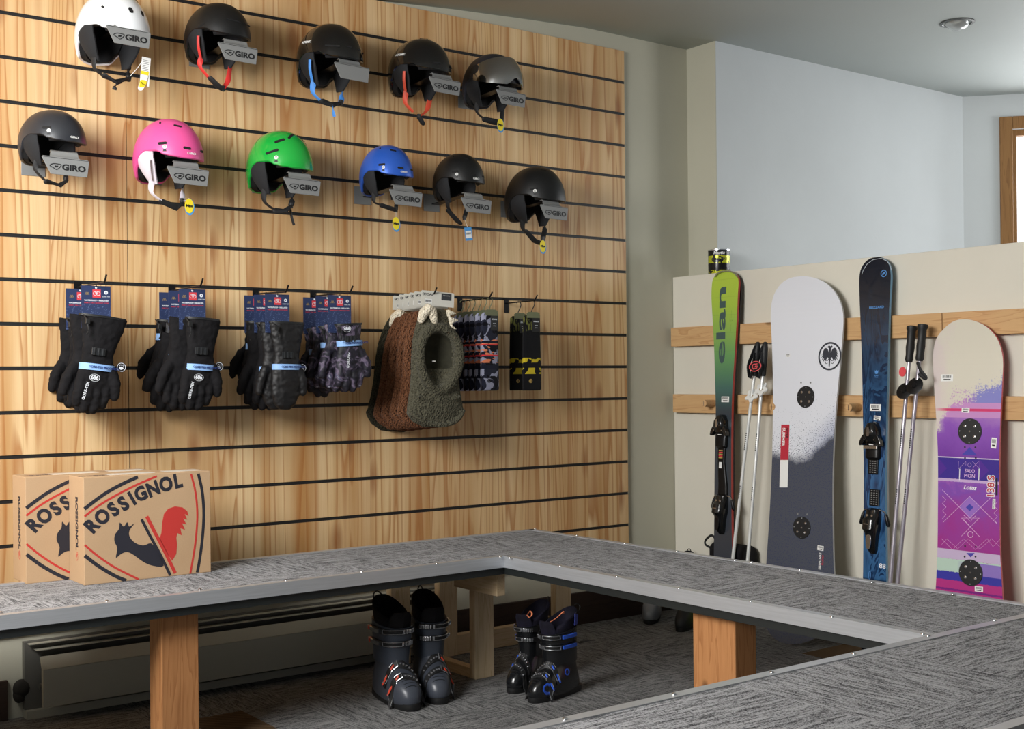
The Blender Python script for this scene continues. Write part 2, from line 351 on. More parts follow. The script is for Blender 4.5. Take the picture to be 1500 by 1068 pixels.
# ---------------------------------------------------------------- heater
hr=thing('baseboard_heater','long grey baseboard heater low on the wall under the left bench','heater',(1.17,4.40,.03))
M_HEAT=wall_mat('heater_paint',srgb(176,174,160),.15); M_HEATD=plain('heater_dark',srgb(92,90,84),.5)
def hbox(name,mat,*a,**k):
    bm=B(); box(bm,*a,**k); o=mk(name,bm,mat,hr); return o
hbox('back_plate',M_HEATD,0,1.72,-.03,-.0005,0,.232)
hbox('front_cover',M_HEAT,.035,1.72,-.125,-.105,.022,.150)
bm=B(); loft(bm,[[(.035,-.125,.151),(.035,-.105,.151),(.035,-.085,.185),(.035,-.092,.190)],[(1.72,-.125,.151),(1.72,-.105,.151),(1.72,-.085,.185),(1.72,-.092,.190)]]); mk('cover_lip',bm,M_HEAT,hr)
bm=B(); box(bm,.01,1.72,-.055,-.03,.226,.2285); box(bm,.03,1.72,-.070,-.03,.206,.208); mk('grille_bar',bm,M_HEAT,hr)
bm=B(); cyl(bm,(.04,-.06,.08),(1.7,-.06,.08),.011,mi=0); 
for i in range(90): box(bm,.08+i*.018,.0812+i*.018,-.1,-.03,.045,.115)
mk('heating_fins',bm,M_HEATD,hr)
hbox('bottom_strip',M_HEAT,.0,1.72,-.055,-.0005,-.029,0)
bm=B(); ballz(bm,(-.008,-.02,.075),(.03,.019,.032)); ballz(bm,(-.015,-.018,.055),(.022,.016,.03)); mk('torn_wall_hole',bm,plain('hole_dark',srgb(38,34,30),.9),hr,smooth=True)
# ---------------------------------------------------------------- benches
ZB=.512; E0=.038
def lstrip(bm,p0,p1,out,zt=ZB,w=.024,h=E0,t=.003):
    """aluminium angle along p0-p1; out = outward unit normal"""
    p0=Vector(p0);p1=Vector(p1);o=Vector(out)
    for (a,b,c,d) in ((-w,t,zt,zt+t),(0,t,zt-h,zt)):
        loft(bm,[[(q.x+o.x*a,q.y+o.y*a,c),(q.x+o.x*b,q.y+o.y*b,c),(q.x+o.x*b,q.y+o.y*b,d),(q.x+o.x*a,q.y+o.y*a,d)] for q in (p0,p1)])
def screw(par,p):
    bm=B(); lathe(bm,[(.006,0),(.0055,.0018),(.003,.0032),(.0005,.0036)],14); mk('screw',bm,M_STEEL,par,smooth=True,loc=p)
XI,XO,YF,YI,YO=2.6135,3.178,1.789,3.545,4.105
bn=thing('l_shaped_bench','L shaped carpeted bench running along the slatwall and in front of the snowboards','bench',(XI,YI,0)); LB=Matrix.Translation((-XI,-YI,0))
def bpart(name,bm,mat,par=None,**k):
    bmesh.ops.transform(bm,matrix=LB,verts=bm.verts); return mk(name,bm,mat,par or bn,**k)
Lpoly=[(-1.0,YI),(XI,YI),(XI,YF+.002),(XO,YF+.002),(XO,YO),(-1.0,YO)]
bm=B(); prism(bm,Lpoly,.012,z0=ZB-.012); bpart('carpet_top',bm,M_CARPET)
ins=.006; Lp2=[(-1.0,YI+ins),(XI+ins,YI+ins),(XI+ins,YF+.002),(XO-ins,YF+.002),(XO-ins,YO-ins),(-1.0,YO-ins)]
bm=B(); prism(bm,Lp2,.052,z0=ZB-.064); bpart('black_substructure',bm,plain('black_plywood_edge',srgb(26,30,30),.45))
for nm,a,b,o in (('edge_trim',(-1.0,YI),(XI,YI),(0,-1)),('edge_trim',(XI,YI),(XI,YF+.002),(-1,0)),('edge_trim',(XO,YF+.002),(XO,YO),(1,0)),('edge_trim',(-1.0,YO),(XO,YO),(0,1))):
    bm=B(); lstrip(bm,a+(0,),b+(0,),o+(0,)); bpart(nm,bm,M_ALU)
scr=[at(x,y,2,ZB+.003) for x,y in ((1,897.5),(156.5,880.5),(293,864),(419,850),(530,838),(640,826),(733,816),(747,817.5),(821,829.5),(904,845),(995,862),(1100,881),(1219,904),(1352,929),(784,775),(845,784.5),(915,796),(992,808),(1077,821),(1101,824),(1172,835),(1278,853),(1396,871))]
for p in scr: screw(bn,p-Vector((XI,YI,0)))
def post(x0,x1,y0,y1,z0,z1,mat,name='leg',par=None,ox=(XI,YI)):
    bm=B(); box(bm,x0-ox[0],x1-ox[0],y0-ox[1],y1-ox[1],z0,z1,bev=.0025); return mk(name,bm,mat,par or bn)
pl=at(236,900,1,3.60); pr=at(291,895,1,3.60)
post(pl.x,pl.x+.118,3.60,3.70,0,.447,M_CEDAR)
p3=at(1049,895,0,2.66); post(2.66,2.75,p3.y-.075,p3.y+.012+.085,0,.447,M_CEDAR)
# studs: corner frame
post(2.688,2.777,3.838,3.876,0,.413,M_PINE); post(2.655,2.70,3.8,3.838,.413,.447,M_PINE,'joist')
post(2.62,2.658,YI+.055,3.88,.360,.447,M_PINEY,'joist'); post(2.658,2.80,3.838,3.876,.4135,.447,M_PINEX,'joist')
post(2.688,2.726,3.877,4.20,0,.089*.45,M_PINEY,'base_rail'); post(2.69,2.779,3.877,4.3,.0005,.038,M_PINEY,'base_rail') if False else None
post(2.782,2.871,4.226,4.264,0,.447,M_PINE); post(2.872,3.40,4.23,4.268,.001,.085,M_PINEX,'base_rail')
post(2.55,2.64,4.226,4.264,0,.447,M_PINE); post(3.402,3.491,4.23,4.268,0,.447,M_PINE)
# front bench
fb=thing('front_bench','carpeted bench with grey metal edge filling the bottom right foreground','bench',(2.0,1.24,0)); o2=(2.0,1.24)
def fpart(name,bm,mat): bmesh.ops.transform(bm,matrix=Matrix.Translation((-2,-1.24,0)),verts=bm.verts); return mk(name,bm,mat,fb)
YN=1.232; FX0,FX1=.55,4.2
bm=B(); box(bm,FX0,FX1,YN,YF,ZB-.012,ZB); fpart('carpet_top',bm,M_CARPET)
bm=B(); box(bm,FX0,FX1,YN+.006,YF-.006,ZB-.064,ZB-.0125); fpart('black_substructure',bm,M_BLACK)
bm=B(); lstrip(bm,(FX0,YF-.001,0),(FX1,YF-.001,0),(0,1,0),h=.036,w=.026,t=.0026); fpart('edge_trim',bm,M_ALU)
bm=B(); lstrip(bm,(FX0,YN,0),(FX1,YN,0),(0,-1,0)); fpart('edge_trim',bm,M_ALU)
for x,y in ((828,1053.5),(988,1017),(1131,985),(1251,957.5),(1360,931.5),(1457,909)): screw(fb,at(x,y,2,ZB+.003)-Vector((2,1.24,0)))
for a in ((.6,.69),(2.9,2.99),(4.0,4.09)):
    bm=B(); box(bm,a[0]-2,a[1]-2,.06,.15,0,ZB-.064,bev=.0025); mk('leg',bm,M_CEDAR,fb)
# recessed ceiling light
PL=at(1402,33,2,2.81); cl=thing('recessed_ceiling_light','round recessed eyeball downlight in the ceiling at upper right','light',PL)
bm=B(); 
prof=[(.062,.0),(.079,.0),(.079,-.004),(.066,-.006),(.062,-.002)]
t_=[[Vector((r*math.cos(2*PI*k/32),r*math.sin(2*PI*k/32),z)) for k in range(32)] for r,z in prof]; loft(bm,t_+[t_[0]],False,False); mk('trim_ring',bm,plain('trim_dark',srgb(80,82,80),.3,.6),cl,smooth=True)
bm=B(); ballz(bm,(0,0,0),(.056,.056,.032),M=Matrix.Rotation(R(10),4,'Y')); mk('eyeball',bm,plain('eyeball_satin',srgb(190,192,190),.25,.5),cl,smooth='all')
# ================================================================ helmets and their brackets
def hz(th):
    a=abs(math.degrees((th+PI)%(2*PI)-PI)); K=[(0,-.004),(25,-.004),(45,.001),(60,.008),(72,.022),(95,.024),(108,.012),(122,-.030),(140,-.062),(180,-.070)]
    for (p,q),(r,s) in zip(K,K[1:]):
        if a<=r:
            t=(a-p)/(r-p); t=t*t*(3-2*t); return q+(s-q)*t
    return K[-1][1]
HA,HB,HH=.135,.112,.150
def hpt(th,u,off=0.0,hh=HH):
    """u: polar angle from the crown, continuing straight down past the equator"""
    a,b,h=HA-off,HB-off,hh-off
    if math.cos(th)<0: a+=.008
    if u<PI/2: z=h*math.cos(u); r=math.sin(u)**.88
    else: z=-(u-PI/2)*.1; r=1-.9*(u-PI/2)**2*.22
    return Vector((a*r*math.cos(th),b*r*math.sin(th),z))
def humax(th,hh=HH,dz=0):
    e=hz(th)+dz; return math.acos(min(.99,e/hh)) if e>0 else PI/2-e/.1
def hsurf(th,z,hh=HH):
    u=math.acos(z/hh) if z>0 else PI/2-z/.1
    p=hpt(th,u,0,hh); n=(hpt(th+.02,u,0,hh)-hpt(th-.02,u,0,hh)).cross(hpt(th,u+.02,0,hh)-hpt(th,u-.02,0,hh)).normalized()
    if n.dot(p)<0: n=-n
    x=Vector((0,0,1)).cross(n).normalized(); y=n.cross(x)
    return Matrix(((x.x,y.x,n.x,p.x),(x.y,y.y,n.y,p.y),(x.z,y.z,n.z,p.z),(0,0,0,1)))
def shellmesh(hh):
    bm=B(); N=64; K=18; outer=[];inner=[]
    for off,st in ((0,outer),(.011,inner)):
        for k in range(1,K+1):
            st.append([hpt(2*PI*j/N,humax(2*PI*j/N,hh)*k/K,off,hh)+Vector((0,0,.0)) for j in range(N)])
    rings=outer+[[ (outer[-1][j]+inner[-1][j])/2+Vector((0,0,-.003)) for j in range(N)]]+list(reversed(inner))
    loft(bm,rings,True,True); return bm
def linermesh(hh):
    bm=B(); N=48; K=10; O=[];I=[]
    for off,st in ((.0115,O),(.032,I)):
        for k in range(1,K+1): st.append([hpt(2*PI*j/N,humax(2*PI*j/N,hh,.002)*k/K,off,hh) for j in range(N)])
    loft(bm,O+list(reversed(I))); return bm
def padmesh(side,zb=-.092,t0=82,t1=125):
    bm=B(); nu,nv=12,14; F=[];G=[]
    for j in range(nv+1):
        v=j/nv; z=.03+(zb-.03)*v; taper=1-.50*max(0,v-.45)**1.2*1.9
        rf=[];rg=[]
        for i in range(nu+1):
            u=i/nu*2-1; c=(t0+t1)/2-5*v; th=R(side*(c+u*(t1-t0)/2*max(.28,taper)))
            e=max(0,1-abs(u)**3)*max(0,1-max(0,v*2-1)**4); m=.004+.012*e
            q=hpt(th,PI/2+max(0,-z)/.1 if z<0 else math.acos(z/HH),.012); d=Vector((q.x,q.y,0)).normalized()
            q=q-d*(.03*max(0,v-.3)); rf.append(q+d*m*.55); rg.append(q-d*m)
        F.append(rf);G.append(rg)
    loft(bm,[F[j]+list(reversed(G[j])) for j in range(nv+1)]); return bm
def stadium(l,w,n=6):
    return [(l/2-w/2+w/2*math.cos(a),w/2*math.sin(a)) for a in [ -PI/2+PI*k/n for k in range(n+1)]]+[(-l/2+w/2+w/2*math.cos(a),w/2*math.sin(a)) for a in [PI/2+PI*k/n for k in range(n+1)]]
M_VENT=plain('vent_black',srgb(10,10,11),.8); M_PAD=plain('padding_black',srgb(24,25,28),.85,bumpscale=400,bs=.3)
M_INNER=plain('liner_black',srgb(14,14,16),.9); M_WEB=plain('webbing_black',srgb(20,20,22),.7); M_STK=plain('white_print',srgb(235,235,232),.5); M_INK=plain('black_print',srgb(18,18,20),.5)
M_YEL=plain('yellow_tag',srgb(236,214,40),.5); M_BLUT=plain('blue_tag',srgb(70,150,215),.5)
def webbing(par,pts,w,mat,name='chin_strap'):
    bm=B(); P=smoothpoly(pts,5,False); tube(bm,P,w/2,8,flat=.22,up=Vector((0,.35,1))); return mk(name,bm,mat,par,smooth=True)
PLATES={}
def helmet(cx,top,size,face,label,shell,strap=None,strap_pts=None,hh=.15,vents=(),pad=None,tagkind=None,y=4.215,side_logo=True,front_logo=None,word=None,rearcol=None,tilt=0):
    s=size/.247; P=at(cx,top,1,y); az=math.degrees(math.atan2(P.x,P.y)); rz=R(-90-az+face)
    z0=P.z-hh*s+.004
    t=thing('ski_helmet',label,'helmet',(P.x,P.y,z0),(0,R(tilt),rz),'ski helmets on the slatwall brackets',s)
    mk('shell',shellmesh(hh),shell,t,smooth=True); mk('liner',linermesh(hh),M_INNER,t,smooth=True)
    pm=pad or M_PAD
    for sd in (-1,1): mk('ear_pad',padmesh(sd),pm if sd<0 or pad is None else M_PAD,t,smooth=True)
    mk('brow_pad',(lambda b:(tube(b,[hpt(R(a),PI/2-.06,.026,hh) for a in range(-60,61,12)],.010,8),b)[1])(B()),M_INNER,t,smooth=True)
    # vents and prints seen on the shell (both sides)
    bs=B(); bk=B()
    for (th,z,l,w,rot) in vents:
        for sg in ((-1,1) if th else (1,)):
            bm=B(); prism(bm,stadium(l*1.12,w*1.2),.0022,hsurf(R(th*sg),z,hh)@Matrix.Rotation(R(rot*sg),4,'Z')@Matrix.Translation((0,0,-.0016))); mk('vent',bm,M_VENT,t)
    if side_logo:
        Mx=hsurf(R(-58),.032,hh)@Matrix.Translation((0,0,-.0008)); prism(bs,ell(0,0,.0072,.0072,20),.0016,Mx)
        ringpoly(bk,0,0,.0032,.0046,.0003,Mx@Matrix.Translation((0,0,.0016))); prism(bk,[(-.0065,-.017),(.0065,-.017),(.0045,-.0095),(-.0045,-.0095)],.0015,Mx)
    if word:
        textmesh(bs,word,.0125,hsurf(R(-97),.062,hh)@Matrix.Rotation(R(-6),4,'Z')@Matrix.Translation((0,0,.0002)),th=.001,sx=1.15,bold=.0003)
    if front_logo: textmesh(bs,front_logo,.0115,hsurf(R(-12),.012,hh)@Matrix.Translation((0,0,.0000)),th=.0012,sx=1.3)
    if len(bs.verts): mk('shell_print',bs,M_STK,t)
    if len(bk.verts): mk('badge_print',bk,M_INK,t)
    # straps: from the pads to the chin buckle
    sm=strap or M_WEB
    e0=hpt(R(-95),PI/2+.72,.03); e1=hpt(R(95),PI/2+.72,.03); e0.z=e1.z=-.082
    sp=strap_pts or dict(l=[(-.01,-.06,-.115),(.005,-.03,-.142)],c=[(.01,-.028,-.144),(.012,0,-.150),(.01,.025,-.142)],r=[(.01,.028,-.14),(0,.055,-.112)])
    webbing(t,[e0+Vector((0,0,.01))]+sp['l'],.021,sm); webbing(t,sp['r']+[e1+Vector((0,0,.01))],.021,sm)
    bm=B(); capsule(bm,sp['c'],[.0115,.0135,.0115][:len(sp['c'])] if len(sp['c'])==3 else [.0115]*len(sp['c']),flat=.5); mk('chin_pad',bm,M_WEB,t,smooth=True)
    if strap:
        for sd in (-1,): webbing(t,[hpt(R(sd*84),PI/2+.1,-.004),hpt(R(sd*86),PI/2+.45,-.003),hpt(R(sd*92),PI/2+.8,.012)],.011,sm,'side_strap')
    bm=B(); p=Vector(sp['r'][0]); box(bm,p.x-.006,p.x+.006,p.y-.007,p.y+.007,p.z-.011,p.z+.011,bev=.002); mk('buckle',bm,M_BLACK,t)
    if 'tail' in sp: webbing(t,sp['tail'],.015,sm,'strap_tail')
    if tagkind:
        hx,hy,kind=tagkind; Q=at(hx,hy,1,y-.03); inv=(Matrix.Translation((P.x,P.y,z0))@Matrix.Rotation(rz,4,'Z')@Matrix.Scale(s,4)).inverted()
        b0=inv@Q; start=Vector(sp['r'][0]); W=(inv.to_3x3()).to_4x4(); a=Matrix.Rotation(R(90),4,'X')
        bm=B(); tube(bm,[start,(start+b0)/2+Vector((0,0,-.003)),b0+Vector((0,0,.001))],.0009,5); mk('tag_string',bm,M_STK,t)
        Mx=Matrix.Translation(b0)@W@a
        if kind=='oval':
            bm=B(); prism(bm,ell(0,-.027,.0165,.027,28),.0008,Mx@Matrix.Translation((.002,0,-.001))@Matrix.Diagonal((1.1,1.1,1,1)),1); prism(bm,ell(0,-.026,.0165,.026,28),.0008,Mx,0); textmesh(bm,'Mips',.013,Mx@Matrix.Translation((0,-.026,.0009)),2,bold=.0006)
            mk('hang_tag',bm,[M_YEL,M_BLUT,M_INK],t)
        elif kind=='blue':
            bm=B(); Mt=Mx@Matrix.Rotation(R(8),4,'Z'); prism(bm,[(-.018,-.055),(.018,-.055),(.018,0),(-.018,0)],.0008,Mt,0); prism(bm,[(-.014,-.045),(.014,-.045),(.014,-.015),(-.014,-.015)],.0005,Mt,1,.0008)
            for k in range(9): prism(bm,[(-.011+k*.0026,-.03),(-.0098+k*.0026,-.03),(-.0098+k*.0026,-.022),(-.011+k*.0026,-.022)],.0003,Mt,2,.0013)
            mk('hang_tag',bm,[M_BLUT,M_STK,M_INK],t)
        elif kind=='long':
            bm=B(); Mt=Mx@Matrix.Rotation(R(-4),4,'Z'); prism(bm,[(-.014,-.062),(.017,-.062),(.019,0),(-.012,0)],.0012,Mt,0); prism(bm,[(-.0138,-.062),(.014,-.062),(.015,-.05),(-.0135,-.05)],.0004,Mt,1,.0012)
            prism(bm,smoothpoly([(-.012,-.058),(.013,-.058),(.008,-.09),(-.002,-.115),(-.014,-.12),(-.02,-.112),(-.014,-.09)],3),.0010,Mt,0,-.0012)
            prism(bm,smoothpoly([(-.012,-.083),(.009,-.083),(.002,-.104),(-.014,-.108),(-.015,-.1)],3),.0004,Mt,1,0); textmesh(bm,'Mips',.008,Mt@Matrix.Translation((-.004,-.094,.0005))@Matrix.Rotation(R(-20),4,'Z'),2)
            for k in range(7): prism(bm,[(-.009,-.01-.006*k),(.013,-.01-.006*k),(.013,-.0118-.006*k),(-.009,-.0118-.006*k)],.0002,Mt,3,.0012)
            prism(bm,[(.014,-.1),(.02,-.1),(.02,-.01),(.016,0)],.001,Mt,0,-.004); mk('hang_tag',bm,[M_STK,M_YEL,M_INK,M_GREYPL],t)
    return t
M_TILE=M_GREYPL
def bracket(px,py,xw,label,logo=True,yp=4.075):
    P=at(px,py,1,yp); t=thing('helmet_bracket',label,'bracket',(P.x,D,P.z),(0,0,0),'grey helmet display brackets'); dy=yp-D
    bm=B(); box(bm,-.060,.02,-.004,-.0005,.012,.085,bev=.0008); mk('wall_plate',bm,M_TILE,t)
    bm=B(); loft(bm,[[(-.020,y,.012+z),(.02,y,.012+z),(.02,y,.015+z),(-.020,y,.015+z)] for y,z in ((-.004,.03),(-.10,.036),(dy+.045,.043))]); mk('support_arm',bm,M_BLACKM,t)  # grey arm coloured black to stand in for shade inside the helmet
    # tab: rolls up out of the sign plate and back under the brow
    prof=[(dy-.001,.026),(dy+.004,.031),(dy+.014,.036),(dy+.02,.044),(dy+.024,.053),(dy+.034,.058),(dy+.05,.058)]
    bm=B(); rr=[]
    for i,(y,z) in enumerate(prof):
        a,b=(-.052,.045) if i>1 else (-.05,.046)
        rr.append([(a+.004*i*.6,y,z),(b,y,z),(b,y+.003,z-.002),(a+.004*i*.6,y+.003,z-.002)])
    loft(bm,rr); mk('hook_tab',bm,M_TILE,t,smooth=True)
    Mp=Matrix.Translation((0,dy,0))@Matrix.Rotation(R(90),4,'X')@Matrix.Rotation(R(-1.2),4,'Z')
    bm=B(); prism(bm,[(-.050,-.027),(.068,-.027),(.074,.0265),(.069,.030),(-.075,.030),(-.079,.026)],.003,Mp,bev=.0007); o=mk('sign_plate',bm,M_TILE,t)
    bm=B(); box(bm,-.074,.071,dy-.0036,dy+.002,.0262,.0276,M=Matrix.Rotation(R(1.2),4,'Y')); 
    if logo:
        Mt=Mp@Matrix.Translation((.018,-.002,.0031)); textmesh(bm,'GIRO',.0265,Mt@Matrix.Translation((.006,0,0)),sx=1.2,bold=.0011)
        Me=Mt@Matrix.Translation((-.052,0,0)); e=smoothpoly([(-.019,.0015),(-.008,.0085),(.006,.009),(.017,.007),(.010,-.004),(.002,-.0095),(-.005,-.006)],4)
        strip(bm,e,.0028,.0004,Me,closed=True); prism(bm,[(-.004,-.003),(.006,-.002),(.008,.004),(.001,.003),(-.003,.004)],.0004,Me)
    mk('brand_print',bm,M_INK,o)
    return t
M_HW=plain('gloss_white_shell',srgb(232,235,238),.18,coat=.4); M_HK=plain('gloss_black_shell',srgb(16,17,18),.12,coat=.6); M_HM=plain('matt_black_shell',srgb(18,19,20),.42)
M_HG=plain('satin_graphite_shell',srgb(42,44,49),.36); M_HP=plain('satin_pink_shell',srgb(226,84,150),.38); M_HGR=plain('gloss_green_shell',srgb(30,165,62),.16,coat=.5); M_HB=plain('satin_blue_shell',srgb(48,96,196),.30,.25)
M_RED=plain('red_webbing',srgb(214,52,48),.6); M_BLUE=plain('blue_webbing',srgb(70,140,220),.6); M_LILAC=plain('lilac_padding',srgb(206,198,206),.8); M_ORS=plain('orange_red_webbing',srgb(206,76,52),.6); M_HN=plain('matt_navy_shell',srgb(30,33,42),.5)
V1=[(62,.045,.030,.0085,-4),(20,.03,.026,.008,4),(30,.115,.026,.008,14),(75,.128,.012,.006,60)]
helmet(165,-9,.252,40,'glossy white ski helmet with a white and yellow hang tag, first in the top row','m' and M_HW,hh=.155,vents=[(62,.075,.012,.006,30),(14,.07,.02,.012,75),(40,.125,.03,.014,5)],tagkind=(213,84,'long'),side_logo=False,front_logo=None,
   strap_pts=dict(l=[(-.01,-.07,-.115),(.0,-.045,-.135)],c=[(.004,-.04,-.137),(.012,0,-.150),(.008,.05,-.130)],r=[(.005,.06,-.125),(-.01,.075,-.1)],tail=[(.01,.02,-.15),(.012,.0,-.162),(.01,-.005,-.178)]))
helmet(319,8,.236,44,'black ski helmet with bright red chin straps in the top row','m' and M_HM,M_RED,hh=.14,vents=[(20,.05,.05,.004,5),(80,.03,.03,.004,-20)],side_logo=False,word=None,
   strap_pts=dict(l=[(-.02,-.075,-.11),(-.005,-.045,-.15)],c=[(.0,-.042,-.152),(.01,-.01,-.178),(.012,.006,-.185)],r=[(.012,.012,-.182),(.004,.045,-.145)]))
helmet(483,38,.258,44,'black ski helmet with a blue chin strap, beside a sign plate with no lettering','m' and M_HK,M_BLUE,hh=.145,vents=[(45,.035,.05,.005,3),(14,.035,.02,.005,3)],side_logo=False,word='ATOMIC',
   strap_pts=dict(l=[(-.02,-.07,-.115),(-.005,-.045,-.145)],c=[(.0,-.042,-.147),(.01,0,-.155),(.008,.04,-.140)],r=[(.008,.045,-.138),(-.005,.065,-.11)],tail=[(.012,.0,-.158),(.016,-.002,-.18),(.016,.004,-.198)]))
helmet(615,60,.252,50,'shiny black ski helmet with orange red straps in the top row','m' and M_HK,M_ORS,hh=.140,vents=[(30,.135,.03,.008,10),(24,.02,.03,.005,0)],side_logo=False,word='ATOMIC',
   strap_pts=dict(l=[(-.02,-.07,-.12),(-.005,-.04,-.155)],c=[(.01,-.02,-.175),(.012,-.002,-.195)],r=[(.0,-.01,-.17),(.0,.04,-.135)]))
hv=helmet(720,82,.248,44,'dark visor helmet with mirrored silver goggle lens, last in the top row','m' and M_HN,None,hh=.138,side_logo=False,tagkind=(733,174,'oval'),
   strap_pts=dict(l=[(-.02,-.07,-.11),(0,-.05,-.14)],c=[(.002,-.048,-.142),(.012,0,-.148),(.012,.035,-.148)],r=[(.012,.045,-.14),(.0,.06,-.105)]))
bm=B(); rings=[]
for i in range(25):
    a=R(-88+i*176/24); e=abs(i-12)/12; rr=[]
    zt=.100-.028*e*e; zb=-.018+.030*e**3+.030*max(0,1-(i-12)**2/6.0)
    for k in range(9):
        z=zt+(zb-zt)*k/8; q=hpt(a,math.acos(max(z,.002)/.138) if z>0 else PI/2-z/.1,-.010*(1-.7*e**4),.138); q.x+=.006*(1-e*e); rr.append(q)
    rings.append(rr+[p*.965 for p in reversed(rr)])
loft(bm,rings); mk('mirror_visor',bm,plain('mirror_lens',srgb(190,192,195),.06,1),hv,smooth=True)
for sg in (-1,1): bm=B(); prism(bm,smoothpoly([(-.02,.012),(.0,.022),(.018,.014),(.02,-.01),(.0,-.02),(-.022,-.012)],3),.006,hsurf(R(86*sg),.055,.138),bev=.001); mk('visor_pivot',bm,M_BLACK,hv)
helmet(77,164,.213,46,'matt graphite grey ski helmet with black chin strap, first in the lower row','m' and M_HG,hh=.132,vents=V1[:1],front_logo='GIRO',
   strap_pts=dict(l=[(-.02,-.07,-.11),(.0,-.04,-.148)],c=[(.0,-.036,-.15),(.014,.02,-.158),(.008,.06,-.135)],r=[(.005,.062,-.13),(-.01,.08,-.095)]))
helmet(247,177,.240,46,'bright pink ski helmet with pale lilac ear pad','m' and M_HP,M_LILAC,hh=.153,vents=V1,pad=M_LILAC,front_logo='GIRO',tagkind=(277,291,'oval'),
   strap_pts=dict(l=[(-.02,-.07,-.12),(.0,-.04,-.150)],c=[(.0,-.038,-.152),(.014,.02,-.168),(.012,.05,-.150)],r=[(.01,.055,-.14),(-.005,.075,-.1)]))
helmet(410,194,.246,46,'glossy green ski helmet with swept vents','m' and M_HGR,None,hh=.152,vents=[(66,.055,.046,.008,-16),(52,.098,.036,.010,-24),(22,.12,.036,.008,-50)],
   strap_pts=dict(l=[(-.02,-.065,-.12),(.0,-.03,-.150)],c=[(.0,-.028,-.152),(.014,.01,-.150),(.012,.04,-.130)],r=[(.01,.045,-.125),(-.005,.07,-.1)],tail=[(.012,.04,-.14),(.014,.045,-.17),(.016,.055,-.20)]))
helmet(566,215,.212,46,'metallic blue ski helmet with an orange inner strap','m' and M_HB,None,hh=.152,vents=V1,front_logo='GIRO',tagkind=(580,318,'oval'),
   strap_pts=dict(l=[(-.02,-.065,-.115),(.0,-.04,-.128)],c=[(.0,-.036,-.13),(.014,.02,-.142),(.012,.045,-.150)],r=[(.01,.05,-.14),(-.005,.07,-.1)]))
helmet(672,227,.212,48,'matt black ski helmet with a blue and white tag, second from right in lower row','m' and M_HM,None,hh=.150,vents=V1,front_logo='GIRO',tagkind=(685,333,'blue'),
   strap_pts=dict(l=[(-.02,-.055,-.12),(.0,-.01,-.17)],c=[(-.02,-.06,-.13),(.0,-.02,-.175),(.006,.0,-.188)],r=[(.01,.025,-.16),(-.005,.065,-.1)]))
helmet(784,246,.258,52,'matt black ski helmet nearest the bare wall, last in the lower row','m' and M_HM,None,hh=.150,vents=[(60,.04,.03,.007,-4),(30,.125,.022,.002,10)],tagkind=(795,352,'oval'),
   strap_pts=dict(l=[(-.02,-.06,-.115),(.0,-.02,-.15)],c=[(-.01,-.05,-.125),(.0,-.01,-.16),(.006,.02,-.168)],r=[(.01,.035,-.15),(-.005,.07,-.1)]))
for a in ((189,55,61,'grey bracket with sign plate under the white helmet'),(349,79,57,'grey bracket with sign plate under the red strapped black helmet'),(516,107,50,'grey bracket whose sign plate is blank',False),(652,127,45,'grey bracket with sign plate under the shiny black helmet'),(749,145,42,'grey bracket with sign plate under the mirrored visor helmet'),
          (97,245,69,'grey bracket with sign plate under the graphite helmet'),(276,259,61,'grey bracket with sign plate under the pink helmet'),(443,274,53,'grey bracket with sign plate under the green helmet'),(595,291,46,'grey bracket with sign plate under the blue helmet'),(698,302,45,'grey bracket with sign plate under the black helmet with the blue tag'),(812,312,41,'grey bracket with sign plate under the last black helmet of the lower row')): bracket(*a)
# ================================================================ hooks and what hangs on them
GZ=G0
def clothmat(name,c,c2=None,sc=300,bs=.35,rough=.85,spec=.2):
    t=NT(name); v=t.obj(); n=t.noise(v,sc,3); m=t.noise(v,26,3)
    t.set(col=t.mix(t.ramp(m,[(.35,(0,0,0)),(.65,(1,1,1))]),c,c2 or tuple(q*.8 for q in c[:3])+(1,)),rough=rough,spec=spec); t.bump(t.math('ADD',n,t.math('MULTIPLY',m,1.5)),bs,.0015); return t.m
M_GBLK=clothmat('black_glove_fabric',srgb(24,23,25),srgb(18,17,19)); M_GLTH=clothmat('black_glove_leather',srgb(24,23,24),srgb(17,16,17),120,.25,.55,.4); M_GCHR=clothmat('charcoal_fabric',srgb(92,92,94),srgb(74,74,76))
M_BUFF=plain('strap_buckle',srgb(38,40,42),.35); M_BAND=plain('pale_blue_band',srgb(140,180,232),.55); M_CARD=NT('navy_header_card')
_v=M_CARD.obj(); _d=M_CARD.n('ShaderNodeTexVoronoi',{'Vector':_v,'Scale':170.0}).outputs['Distance']; _x,_y,_z=M_CARD.xyz(_v)
_f=M_CARD.math('MULTIPLY',M_CARD.ramp(_d,[(.15,(1,1,1)),(.4,(0,0,0))]),M_CARD.math('LESS_THAN',_z,-.062)); M_CARD.set(col=M_CARD.mix(M_CARD.math('MULTIPLY',_f,.45),srgb(44,56,92),srgb(120,140,180)),rough=.45); M_CARD=M_CARD.m
M_CRED=plain('red_print',srgb(214,66,74),.5); M_GOLD=plain('gold_print',srgb(180,150,80),.5); M_CWHT=plain('white_card_print',srgb(226,230,236),.5)
t=NT('tie_dye_fabric'); v=t.obj(); n=t.noise(v,20,4,.6,1.0); t.set(col=t.ramp(n,[(.36,srgb(16,16,22)),(.50,srgb(36,33,46)),(.57,srgb(104,92,112)),(.63,srgb(52,54,78)),(.72,srgb(168,166,180))]),rough=.6,spec=.4); t.bump(t.noise(v,120,3),.3,.001); M_DYE=t.m
RX=Matrix.Rotation(R(90),4,'X')   # drawing plane (x,y) -> wall plane (x,z), facing -Y
